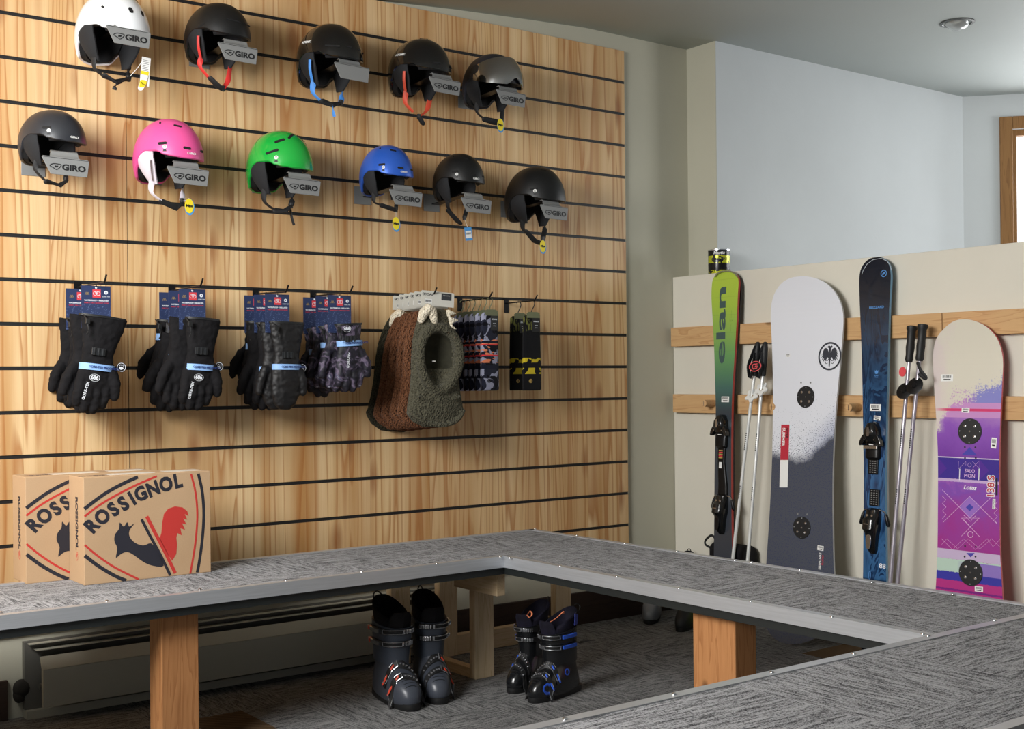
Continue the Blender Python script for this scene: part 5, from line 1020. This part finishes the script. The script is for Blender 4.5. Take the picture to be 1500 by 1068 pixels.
# ---------------------------------------------------------------- ski poles
def pole(name_label,bx,by,tx,ty,xb,xt,shaft,grip,basket,kind,group,basket_at,dark_print):
    b=at(bx,by,0,xb); tt=at(tx,ty,0,xt); d=(tt-b).normalized(); foot=b-d*(b.z/d.z); L_=(tt-foot).length
    z=d; x_=Vector((0,-1,0)); y_=z.cross(x_).normalized(); x_=y_.cross(z)
    t=bpy.data.objects.new('ski_pole',None); COL.objects.link(t); t.matrix_world=Matrix(((x_.x,y_.x,z.x,foot.x),(x_.y,y_.y,z.y,foot.y),(x_.z,y_.z,z.z,foot.z),(0,0,0,1))); t['label']=name_label; t['category']='ski pole'; t['group']=group
    G=.155 if kind=='w' else .145; bm=B(); tube(bm,[(0,0,.0),(0,0,.05),(0,0,.3),(0,0,L_-G+.02)],[.004,.0068,.0085 if kind=='g' else .0078,.0078],14); o=mk('shaft',bm,shaft,t,smooth=True)
    bm=B(); 
    for k in range(16): box(bm,-.003,.003,-.0086,-.0070,L_-.42-.009*k-(.16 if k>8 else 0),L_-.415-.009*k-(.16 if k>8 else 0))
    mk('shaft_print',bm,dark_print,o)
    bm=B(); lathe(bm,[(.0125,L_-G),(.0165,L_-G+.01),(.0150,L_-G+.03),(.0175,L_-G+.06),(.0155,L_-G+.085),(.0175,L_-.045),(.0165,L_-.02),(.0215,L_-.010),(.0200,L_),(.010,L_+.003),(.001,L_+.0035)] if kind=='g' else [(.0125,L_-G),(.015,L_-G+.01),(.0155,L_-.06),(.014,L_-.03),(.012,L_-.008),(.006,L_),(.001,L_+.001)],18); mk('grip',bm,grip,t,smooth=True)
    ZB_=L_-basket_at; bm=B()
    if kind=='w':
        pts=[]; 
        for k in range(40): a=2*PI*k/40; pts.append(((.030+.007*math.cos(5*a))*math.cos(a),(.030+.007*math.cos(5*a))*math.sin(a)))
        prism(bm,pts,.006,Matrix.Translation((0,0,ZB_))@Matrix.Rotation(R(62),4,'X')@Matrix.Translation((0,0,-.003)),0,bev=.001); mk('basket',bm,basket,t)
        bm=B(); prism(bm,ell(0,0,.010,.010,14),.0012,Matrix.Translation((0,0,ZB_))@Matrix.Rotation(R(62),4,'X')@Matrix.Translation((0,0,.003))); mk('basket_hub',bm,plain('amber_rubber',srgb(150,130,100),.5),t)
    else:
        lathe(bm,[(.008,-.006),(.030,-.004),(.036,.002),(.030,.004),(.012,.006),(.009,.010)],24,M=Matrix.Translation((0,-.012,ZB_))@Matrix.Rotation(R(70),4,'X')); mk('basket',bm,basket,t,smooth=True)
    return t,L_
M_WSH=plain('white_shaft',srgb(226,228,226),.25,.2); M_GSH=plain('silver_shaft',srgb(176,172,182),.28,.5); M_INKG=plain('dark_shaft_print',srgb(50,50,54),.5)
gp='white shafted ski poles beside the lime skis'; t1,l1=pole('white ski pole with black grip, left one of the two beside the lime skis',1073,822,1110.5,501,4.13,4.20,M_WSH,M_BLACK,M_WPL,'w',gp,.245,M_INKG)
t2,l2=pole('white ski pole with black grip, right one of the two beside the lime skis',1095,825,1121,501,4.12,4.215,M_WSH,M_BLACK,M_WPL,'w',gp,.215,M_INKG)
for t_,l_ in ((t1,l1),(t2,l2)):
    bm=B(); tube(bm,smoothpoly([(0,-.012,l_-.02),(-.016,-.026,l_-.10),(-.010,-.030,l_-.135),(.004,-.030,l_-.165),(.010,-.026,l_-.12),(.004,-.018,l_-.05)],4,False),.0105,8,flat=.25,up=Vector((1,0,0))); mk('wrist_strap',bm,M_WEB,t_,smooth=True)
bm=B(); Mo=Matrix.Translation((-.004,-.046,l2-.115))@Matrix.Rotation(R(90),4,'X')@Matrix.Rotation(R(8),4,'Z'); prism(bm,ell(0,0,.037,.024,32),.003,Mo,0); ringpoly(bm,0,0,.020,.0235,.0008,Mo,1,.003,32,1.55)
strip(bm,[(.014,.010),(-.012,.010),(-.017,-.002),(-.010,-.011),(.010,-.009),(.014,.000),(.002,.001),(-.002,-.004)],.0042,.0008,Mo,1,.003); mk('oval_badge',bm,[M_INK,plain('coral_badge_print',srgb(224,84,90),.5)],t2)
gp='silver ski poles beside the navy skis'; t3,l3=pole('silver ski pole with black grip, left one beside the navy skis',1304,852,1336,478,4.12,4.225,M_GSH,M_BLACK,M_BLACKM,'g',gp,.262,M_INKG)
t4,l4=pole('silver ski pole with black grip, right one beside the navy skis',1315,852,1352,475.5,4.135,4.20,M_GSH,M_BLACK,M_BLACKM,'g',gp,.245,M_INKG)
bm=B(); tube(bm,smoothpoly([(0,-.012,l4-.15),(.020,-.016,l4-.18),(.045,-.012,l4-.205),(.040,-.010,l4-.212),(.012,-.014,l4-.195)],3,False),.007,8,flat=.3,up=Vector((0,1,0))); mk('wrist_strap',bm,M_WEB,t4,smooth=True)
bm=B(); prism(bm,ell(0,0,.016,.020,20),.003,Matrix.Translation((-.018,-.01,l3-.185))@Matrix.Rotation(R(90),4,'X')); mk('red_hang_badge',bm,M_CRED,t3)
# ---------------------------------------------------------------- paint tin on the ledge
pc=at(1053.5,400,0,4.375); tin=thing('paint_tin','small dented yellow and black tin standing on the ledge above the lime skis','tin',(4.375,pc.y,1.652)); r_=.0535; ht=.118
bm=B(); lathe(bm,[(r_*.97,0),(r_,.002),(r_*.985,.005),(r_*.985,ht-.006),(r_,ht-.003)],40); bmesh.ops.remove_doubles(bm,verts=bm.verts,dist=1e-6)
T=NT('tin_label'); v=T.obj(); x,y,z=T.xyz(v); n=T.noise(v,38,2,.5,.8); c=T.mix(T.math('GREATER_THAN',n,.56),srgb(186,190,40),srgb(28,28,26)); c=T.mix(T.math('GREATER_THAN',z,.088),c,srgb(26,26,26))
m=T.math('MULTIPLY',T.math('LESS_THAN',z,.052),T.math('GREATER_THAN',z,.018)); c=T.mix(m,c,srgb(24,22,22)); T.set(col=c,rough=.25,metal=.3); mk('can_body',bm,T.m,tin,smooth=True)
bm=B(); ringpoly(bm,0,0,r_-.005,r_+.0012,.004,Matrix.Translation((0,0,ht-.004)),n=40); prism(bm,ell(0,0,r_-.005,r_-.005,40),.002,Matrix.Translation((0,0,ht-.008))); mk('lid_rim',bm,M_STEEL,tin)
ang=math.atan2(-pc.y,-4.375); bm=B(); Mt=Matrix.Rotation(ang+PI/2,4,'Z')@Matrix.Translation((0,-r_-.0006,0))@RX
textmesh(bm,'Mastic',.021,Mt@Matrix.Translation((.0,.100,0)),0,bold=.0005,shear=.2); textmesh(bm,'WOOD WAX',.016,Mt@Matrix.Translation((0,.070,0)),1,bold=.0004,sx=.8); mk('can_print',bm,[M_STK,M_INK],tin)
# ---------------------------------------------------------------- black bag on the floor behind the skis
bp=at(1060,800,0,4.215); bag=thing('duffel_bag','black bag with a loop handle on the floor behind the lime skis','bag',(4.215,bp.y-.01,0))
bm=B(); box(bm,.0,.085,-.145,.125,0,.372,bev=.040,seg=5); mk('bag_body',bm,M_GBLK,bag,smooth='all')
bm=B(); hb=[(.03,.11,.335),(.025,.150,.350),(.025,.150,.372),(.025,.115,.398),(.03,.098,.390),(.03,.085,.366)]; tube(bm,smoothpoly(hb,4,False),.006,8,flat=.5,up=Vector((1,0,0))); mk('handle',bm,M_BLACK,bag,smooth=True)
# ================================================================ cartons on the bench
T=NT('cardboard'); v=T.obj(); n=T.noise(v,240,3,.7); m=T.noise(v,5,3); T.set(col=T.mix(T.math('MULTIPLY',n,.35),T.mix(m,srgb(198,168,134),srgb(182,150,116)),srgb(150,116,80)),rough=.75,spec=.2); M_CARDB=T.m
M_PNAVY=plain('navy_carton_print',srgb(34,34,44),.6); M_PRED=plain('red_carton_print',srgb(190,52,46),.6); M_TAPE=plain('clear_white_tape',srgb(236,232,222),.25)
def carton(xl,yf,label):
    W,Dp,Hh=.423,.150,.341
    t=thing('cardboard_carton',label,'box',(xl,yf,ZB),(0,0,0),'cardboard boot cartons')
    bm=B(); box(bm,0,W,0,Dp,0,Hh,bev=.0018); mk('carton_body',bm,M_CARDB,t)
    bm=B(); box(bm,.0035,W-.0035,Dp*.5-.0007,Dp*.5+.0007,Hh-.0005,Hh+.0004); box(bm,.10,.25,Dp*.5-.03,Dp*.5+.03,Hh,Hh+.0006,1); box(bm,.29,.41,Dp*.5-.03,Dp*.5+.03,Hh,Hh+.0006,1); mk('packing_tape',bm,[M_PNAVY,M_TAPE],t)
    # homography-free trace: the photo crop is mapped bilinearly back on the face
    TL,TR,BR,BL=(484,150),(1155,112),(1158,668),(490,745)
    def inv(x,y):
        u,v=.5,.5
        for _ in range(12):
            px=(1-v)*((1-u)*TL[0]+u*TR[0])+v*((1-u)*BL[0]+u*BR[0]); py=(1-v)*((1-u)*TL[1]+u*TR[1])+v*((1-u)*BL[1]+u*BR[1])
            ax=(1-v)*(TR[0]-TL[0])+v*(BR[0]-BL[0]); ay=(1-v)*(TR[1]-TL[1])+v*(BR[1]-BL[1]); bx=(1-u)*(BL[0]-TL[0])+u*(BR[0]-TR[0]); by=(1-u)*(BL[1]-TL[1])+u*(BR[1]-TR[1])
            dt=ax*by-ay*bx; ex,ey=x-px,y-py; u+=(ex*by-ey*bx)/dt; v+=(ax*ey-ay*ex)/dt
        return u,v
    def F(pts): 
        o=[]
        for x,y in pts: u,v=inv(x,y); o.append((min(max(u,.0045),.9955)*W,min(max(1-v,.005),.995)*Hh))
        return o
    MF=RX; nb=B(); rb=B()
    def line(bm,pts,w): strip(bm,[(p.x,p.y) for p in smoothpoly([Vector(q) for q in F(pts)],5,False)],w,.0005,MF)
    line(nb,[(484,322),(540,278),(600,232),(680,185),(762,146)],.0112); line(rb,[(484,364),(560,304),(650,246),(750,192),(862,142)],.0066)
    line(rb,[(484,522),(560,585),(650,650),(765,715)],.0066); line(nb,[(488,580),(560,638),(640,690),(700,722)],.0112)
    line(rb,[(1048,130),(1072,230),(1082,350),(1074,480),(1058,590),(1042,678)],.0066); line(nb,[(1088,128),(1110,230),(1118,350),(1110,480),(1094,600),(1080,672)],.0098)
    line(nb,[(781,380),(830,480),(880,575),(933,688)],.0092); line(rb,[(808,364),(850,450),(905,560),(960,676)],.0112)
    body=smoothpoly([Vector(q) for q in F([(832,512),(790,524),(745,508),(718,474),(718,440),(742,404),(716,420),(706,395),(688,420),(668,397),(664,432),(644,462),(640,500),(655,540),(648,592),(672,572),(706,560),(744,580),(790,615),(840,636),(898,636),(862,556)])],3)
    prism(nb,[(p.x,p.y) for p in body],.0005,MF)
    tail=F([(876,486),(886,455),(890,400),(900,350),(922,322),(960,308),(1000,314),(1026,334),(1034,362),(1012,350),(1026,382),(1004,375),(1022,408),(998,402),(1014,438),(988,428),(996,468),(972,455),(966,480),(970,520),(966,570),(944,606),(920,574)])
    prism(rb,tail,.0005,MF)
    word=[('R',527,418,51),('O',581,368,47),('S',637,327,42),('S',688,296,38),('I',733,268,33),('G',778,242,26),('N',843,215,22),('O',912,190,18),('L',975,172,12)]
    for ch,x,y,rot in word:
        q=F([(x,y)])[0]; textmesh(nb,ch,.063,MF@Matrix.Translation((q[0],q[1],0))@Matrix.Rotation(R(rot*.88),4,'Z'),0,th=.0005,bold=.0031,sx=.86)
    ML=Matrix.Rotation(R(-90),4,'Z')@RX   # left side face
    ML=Matrix(((0,0,-1,0),(-1,0,0,Dp),(0,1,0,0),(0,0,0,1)))
    textmesh(nb,'ROSSIGNOL',.030,ML@Matrix.Translation((Dp*.52,Hh*.56,0))@Matrix.Rotation(R(-90),4,'Z'),0,th=.0005,bold=.0014,sx=1.05)
    strip(rb,[(Dp*.52+.010*math.cos(a),Hh*.25+.014*math.sin(a)) for a in [k*PI/6 for k in range(13)]],.0014,.0005,ML); strip(rb,[(Dp*.52-.004,Hh*.25+.009),(Dp*.52,Hh*.25-.004),(Dp*.52+.005,Hh*.25+.008)],.003,.0005,ML)
    MT=Matrix.Translation((W*.12,Dp*.4,Hh)); textmesh(nb,'ROSSIGNOL',.018,MT,0,th=.0005)
    mk('navy_print',nb,M_PNAVY,t); mk('red_print',rb,M_PRED,t); return t
carton(1.2305,3.909,'front cardboard carton with a big red and navy rooster logo, nearer the bench edge')
carton(1.094,4.062-.04+.0385,'rear cardboard carton half hidden behind the front one at left')
# ================================================================ ski boots
def secpt(sec,th):
    xb,xf,hw=sec; c=(xb+xf)/2; a=(xf-xb)/2; cx=math.cos(th); sx=math.sin(th)
    return c+a*math.copysign(abs(cx)**.85,cx), hw*math.copysign(abs(sx)**.8,sx)*(1+.06*cx)
LOW=[(.018,-.128,.172,.046),(.030,-.132,.177,.0505),(.050,-.131,.177,.0525),(.072,-.126,.168,.0525),(.090,-.121,.152,.0510),(.106,-.116,.130,.0485),(.122,-.112,.108,.0455),(.138,-.109,.088,.0430),(.155,-.107,.074,.0420),(.175,-.106,.064,.0430),(.200,-.104,.060,.044)]
CUF=[(.150,-.113,.070,.0465),(.175,-.112,.071,.0480),(.205,-.109,.074,.0500),(.240,-.107,.079,.0530),(.275,-.106,.085,.0555),(.305,-.107,.091,.0570)]
def interp(S,z):
    if z<=S[0][0]: return S[0][1:]
    for a,b in zip(S,S[1:]):
        if z<=b[0]:
            t=(z-a[0])/(b[0]-a[0]); return tuple(p+(q-p)*t for p,q in zip(a[1:],b[1:]))
    return S[-1][1:]
def topz(x,y):
    z=.20
    while z>.02:
        xb,xf,hw=interp(LOW,z); c=(xb+xf)/2; a=(xf-xb)/2
        if (abs((x-c)/a))**2.3+(abs(y)/hw)**2.4<1: return z
        z-=.001
    return .02
def boot(label,cat_group,loc,rot,s,mats,mirror=1,accent='lever',simple=False):
    shell,cuffm,dark,buck,acc,liner=mats
    t=thing('ski_boot',label,'ski boot',loc,(0,0,R(rot)),cat_group,s); N=44; Y=Matrix.Diagonal((1,mirror,1,1))
    def fl(bm): 
        if mirror<0: bmesh.ops.transform(bm,matrix=Y,verts=bm.verts); bmesh.ops.reverse_faces(bm,faces=bm.faces)
        return bm
    def part(name,bm,mat,par=t,smooth=True): return mk(name,fl(bm),mat,par,smooth=smooth)
    def rings(S,zs,grow=0): return [[Vector((*[q*(1) for q in secpt(tuple(v+g for v,g in zip(interp(S,z),(-grow,grow,grow))),2*PI*k/N)],z)) for k in range(N)] for z in zs]
    zs=[.018+(.200-.018)*k/26 for k in range(27)]; bm=B(); loft(bm,rings(LOW,zs)); lower=part('lower_shell',bm,shell)
    bm=B(); sol=[[Vector((*secpt((-.150,.180,.046),2*PI*k/N),z)) for k in range(N)] for z in (0,.004,.019,.026)]; sol[0]=[Vector((p.x*.985,p.y*.96,0)) for p in sol[0]]; loft(bm,sol); part('sole',bm,dark)
    # cuff: front top dips, rear spoiler rises
    def cz(th,zt): return zt+.012*(-math.cos(th))*(1 if zt>.29 else 0)-.0*1+(-.030*max(0,math.cos(th))**2 if zt<.16 else 0)
    rr=[]; zc=[.150,.165,.185,.205,.23,.255,.28,.305]
    for g in (0.0,):
        for z in zc:
            S=interp(CUF,z); rr.append([Vector((*secpt(S,2*PI*k/N),cz(2*PI*k/N,z)+(.018*max(0,math.cos(2*PI*k/N)) if z<.16 else 0))) for k in range(N)])
    inner=[[Vector((*secpt(tuple(v+g for v,g in zip(interp(CUF,z),(.006,-.006,-.006))),2*PI*k/N),cz(2*PI*k/N,z))) for k in range(N)] for z in (.305,.26,.2)]
    bm=B(); loft(bm,rr+inner,True,True); cf=part('cuff',bm,cuffm)
    bm=B()
    for k in range(10,35):
        pass
    # overlap ridge on the cuff front
    tube(bm,[(secpt(interp(CUF,.2+.0*i),R(a))[0]+.001,secpt(interp(CUF,.2),R(a))[1],.222+.012*math.cos(R(a*1.3))) for i,a in enumerate(range(-80,81,10))],.0022,6); part('cuff_ridge',bm,cuffm,cf)
    # liner
    def lr(z,xb,xf,hw,dip): return [Vector((*secpt((xb,xf,hw),2*PI*k/N),z+dip*(-math.cos(2*PI*k/N)))) for k in range(N)]
    bm=B(); loft(bm,[lr(.20,-.098,.064,.043,0),lr(.30,-.100,.080,.050,.012),lr(.335,-.108,.072,.052,.028),lr(.352,-.112,.056,.050,.036),lr(.356,-.107,.048,.045,.036),lr(.342,-.095,.045,.038,.032),lr(.29,-.085,.045,.035,.014),lr(.20,-.075,.04,.033,0)]); ln=part('liner',bm,liner)
    bm=B(); tg=[]
    for z,x,w,th_ in ((.20,.046,.032,.012),(.26,.062,.036,.013),(.30,.074,.040,.014),(.335,.086,.038,.012),(.352,.090,.028,.008)):
        tg.append([Vector((x+th_*math.cos(a)-.55*abs(math.sin(a))*w*.8,w*math.sin(a),z)) for a in [2*PI*k/20 for k in range(20)]])
    loft(bm,tg); part('tongue',bm,liner)
    bm=B(); tube(bm,smoothpoly([(-.134,-.012,.360),(-.146,-.010,.385),(-.140,.0,.398),(-.125,.010,.388),(-.094,.012,.376)],4,False),.0026,6,up=Vector((0,1,0))); part('pull_loop',bm,acc if accent=='blue' and False else dark,ln)
    # buckles
    def strapsurf(S,z,a0,a1,w,th_,name,mat,grow=.002,tilt=0,par=cf):
        bm=B(); rr=[]
        n=max(6,int(abs(a1-a0)/6))
        for i in range(n+1):
            a=R(a0+(a1-a0)*i/n); zz=z+tilt*(i/n-.5); o=[]
            for dz,g in ((-w/2,grow),(-w/2,grow+th_),(w/2,grow+th_),(w/2,grow)):
                sc=interp(S,zz+dz); q=secpt(tuple(v+gg for v,gg in zip(sc,(-g,g,g))),a); o.append(Vector((q[0],q[1],zz+dz)))
            rr.append(o)
        loft(bm,rr); return part(name,bm,mat,par)
    def chain(S,z,a0,a1,n,par,hw=.0085):
        bm=B()
        for i in range(n):
            a=R(a0+(a1-a0)*(i+.5)/n); sc=interp(S,z); q=secpt(tuple(v+g for v,g in zip(sc,(-.004,.004,.004))),a); q2=secpt(tuple(v+g for v,g in zip(sc,(-.004,.004,.004))),a+.05); ang=math.atan2(q2[1]-q[1],q2[0]-q[0])
            box(bm,-.0026,.0026,-.003,.004,-hw,hw,0,.001,M=Matrix.Translation((q[0],q[1],z))@Matrix.Rotation(ang,4,'Z'))
        part('ladder',bm,buck,par)
    def loopwire(S,z,a0,a1,par,h=.008,grow=.007):
        bm=B(); P=[]
        f=lambda a,zz: Vector((*secpt(tuple(v+g for v,g in zip(interp(S,zz),(-grow,grow,grow))),R(a)),zz))
        n=6; P=[f(a0+(a1-a0)*i/n,z+h) for i in range(n+1)]+[f(a1,z-h)]+[f(a1+(a0-a1)*i/n,z-h) for i in range(1,n+1)]+[f(a0,z+h)]
        tube(bm,P,.0021,6); part('wire_bail',bm,buck,par)
    if not simple:
        for z,wd in ((.280,.022),(.232,.022)):
            st=strapsurf(CUF,z,-112,62,wd,.003,'buckle_strap',dark); chain(CUF,z,-2,44,7,st); loopwire(CUF,z,-58,0,st)
            strapsurf(CUF,z,-108,-66,.015,.010,'lever',acc if accent=='blue' else buck,.004,par=st); 
            if accent!='blue': strapsurf(CUF,z,-114,-102,.016,.012,'buckle_anchor',acc,.003,par=st)
        def instep(x0,skew,name='buckle_strap'):
            ys=[-.056+.112*k/16 for k in range(17)]
            def P(y,dx,h): x=x0+skew*y+dx; yy=max(-.0535,min(.0535,y)); z=topz(x,yy); 
            rr=[]
            for y in ys:
                o=[]
                for dx,h in ((-.010,.001),(-.010,.006),(.010,.006),(.010,.001)):
                    x=x0+skew*y+dx; yy=max(-.047,min(.047,y)); z=topz(x,yy)
                    if abs(y)>.047: z=z-(abs(y)-.047)*3.0
                    o.append(Vector((x,(abs(y)+h*.6 if abs(y)>.03 else abs(y))*(1 if y>0 else -1),z+h*(1 if abs(y)<.045 else .4))))
                rr.append(o)
            bm=B(); loft(bm,rr); st=part(name,bm,dark,lower)
            bm=B()
            for i in range(6):
                y=.038-.009*i; x=x0+skew*y; box(bm,-.0075,.0075,-.003,.003,0,.0065,0,.001,M=Matrix.Translation((x,y,topz(x,max(-.047,min(.047,y)))+.004)))
            part('ladder',bm,buck,st)
            bm=B(); pts=[]
            for y,dx in ((-.016,.008),(-.034,.009),(-.050,.008),(-.056,0),(-.050,-.008),(-.034,-.009),(-.016,-.008),(-.016,.008)):
                x=x0+skew*y+dx; pts.append((x,y-(.004 if y<-.045 else 0),topz(x,max(-.047,y))+.009-(.018 if y<-.045 else 0)))
            tube(bm,pts,.0022,6); part('wire_bail',bm,buck,st)
            bm=B(); x=x0-skew*.05; capsule(bm,[(x0-skew*.028,-.028,topz(x0-skew*.028,-.028)+.010),(x-.002,-.050,topz(x,-.045)-.004),(x-.004,-.060,topz(x,-.045)-.026)],[.0048,.0052,.004],flat=.6); part('lever',bm,acc,st)
        instep(.078,.35); instep(.118,.30)
        bm=B(); 
        for k in range(3): tube(bm,[(x,y*1.0,topz(x,y)+.0008) for x,y in [(.128+.006*math.cos(a)*0+.012*k,-.022+.0055*j) for j,a in enumerate(range(9))]],.0014,5)
        part('toe_ribs',bm,dark,lower)
    return t
M_BS1=plain('graphite_boot_shell',srgb(62,66,75),.36); M_BC1=plain('graphite_boot_cuff',srgb(60,66,77),.40); M_BD=plain('black_rubber',srgb(18,18,19),.55); M_BK=plain('bright_buckle',srgb(190,192,196),.25,.9); M_OR=plain('orange_red_lever',srgb(220,72,48),.4)
M_LIN=clothmat('black_liner',srgb(26,25,27),srgb(18,17,19)); M_BS2=plain('gloss_black_boot',srgb(20,21,23),.25,coat=.3); M_BLV=plain('blue_lever',srgb(48,96,214),.4); M_LIN2=clothmat('black_indigo_liner',srgb(28,26,42),srgb(22,20,30))
g1='large graphite ski boots under the bench'; g2='smaller black and blue ski boots under the bench'
mt1=(M_BS1,M_BC1,M_BD,M_BK,M_OR,M_LIN); mt2=(M_BS2,M_BS2,M_BD,M_BK,M_BLV,M_LIN2)
b1=boot('graphite ski boot with silver and red buckles, left one of the large pair',g1,(2.292,3.790,0),-98,.98,mt1,1)
b2=boot('graphite ski boot with silver buckles, right one of the large pair beside the pine stud',g1,(2.450,3.795,0),-110,.98,mt1,-1)
b4=boot('black ski boot with blue buckles, rear left one of the smaller pair',g2,(2.810,3.640,0),-160,.83,mt2,1,'blue')
b3=boot('black ski boot with blue buckles and blue side print, front one of the smaller pair',g2,(2.795,3.470,0),-168,.83,mt2,-1,'blue')
for t_ in (b1,b2): t_.scale=(1.04,1.10,.93)
for t_ in (b3,b4): t_.scale=(.86,.88,.79)
# blue liner panels, orange laces and side print of the small pair
for t_ in (b3,b4):
    bm=B(); tube(bm,smoothpoly([(.060,.015,.345),(.085,.045,.372),(.110,.070,.365),(.118,.062,.350),(.090,.035,.352),(.062,.008,.343)] if t_ is b4 else [(.062,.010,.345),(.055,.045,.372),(.035,.062,.398),(.020,.050,.385)],4,False),.0034,6,flat=.5); mk('orange_lace',bm,plain('orange_lace',srgb(226,130,88),.7),t_,smooth=True)
    bm=B(); rr=[]
    for k in range(9):
        a=R(-178+k*9 if t_ is b4 else 106+k*9); q=secpt((-.110,.066,.0535),a); q2=secpt((-.114,.056,.0525),a); rr.append([Vector((q[0],q[1],.318)),Vector((q[0]*1.01,q[1]*1.02,.318)),Vector((q2[0]*1.01,q2[1]*1.03,.372-.004*k)),Vector((q2[0],q2[1],.372-.004*k))])
    loft(bm,rr); mk('blue_liner_panel',bm,plain('blue_liner_fabric',srgb(44,64,170),.6),t_,smooth=True)
bm=B(); 
def sidept(x,z): 
    xb,xf,hw=interp(LOW,z); c=(xb+xf)/2; a=(xf-xb)/2; k=min(.98,abs((x-c)/a)); th_=math.acos(min(.98,k**(1/.85)))*-1; th_=th_ if x>c else -PI-th_
    q=secpt((xb-.001,xf+.001,hw+.001),th_); return Vector((q[0],-q[1],z))
tube(bm,[sidept(.108,.075),sidept(.120,.082),sidept(.135,.074),sidept(.140,.058),sidept(.128,.042),sidept(.110,.038),sidept(.095,.046),sidept(.085,.058)],.0065,8,flat=.4,up=Vector((0,1,0)))
tube(bm,[sidept(-.005+.013*math.cos(a),.112+.013*math.sin(a)) for a in [k*PI/6 for k in range(13)]],.0035,6,flat=.5,up=Vector((0,1,0))); mk('side_print',bm,plain('blue_boot_print',srgb(40,82,190),.4),b3,smooth=True)
bm=B(); tube(bm,smoothpoly([(-.08,.056,.232),(-.130,.070,.236),(-.165,.068,.230),(-.172,.050,.228),(-.145,.048,.230),(-.112,.040,.230)],4,False),.007,8,flat=.35,up=Vector((0,0,1))); mk('loose_power_strap',bm,M_WEB,b3,smooth=True)
# far boots in the dark against the wall
M_BS3=plain('pale_grey_boot_shell',srgb(120,122,126),.3,coat=.3); mt3=(M_BS3,M_BC1,M_BD,M_BK,M_GREYPL,M_LIN)
g3='pale grey boots standing far under the bench'
boot('pale grey ski boot far under the bench, left one by the half wall',g3,(4.03,4.275,0),-140,.80,mt3,1,simple=True); boot('pale grey ski boot far under the bench, right one by the half wall',g3,(4.16,4.17,0),-140,.80,mt3,-1,simple=True)
mt4=(M_BLACK,M_BLACK,M_BD,M_BD,M_BD,M_LIN); boot('black boot just right of the pale grey boots in the dark under the bench','dark boots under the bench',(4.02,4.035,0),-150,.72,mt4,1,simple=True)
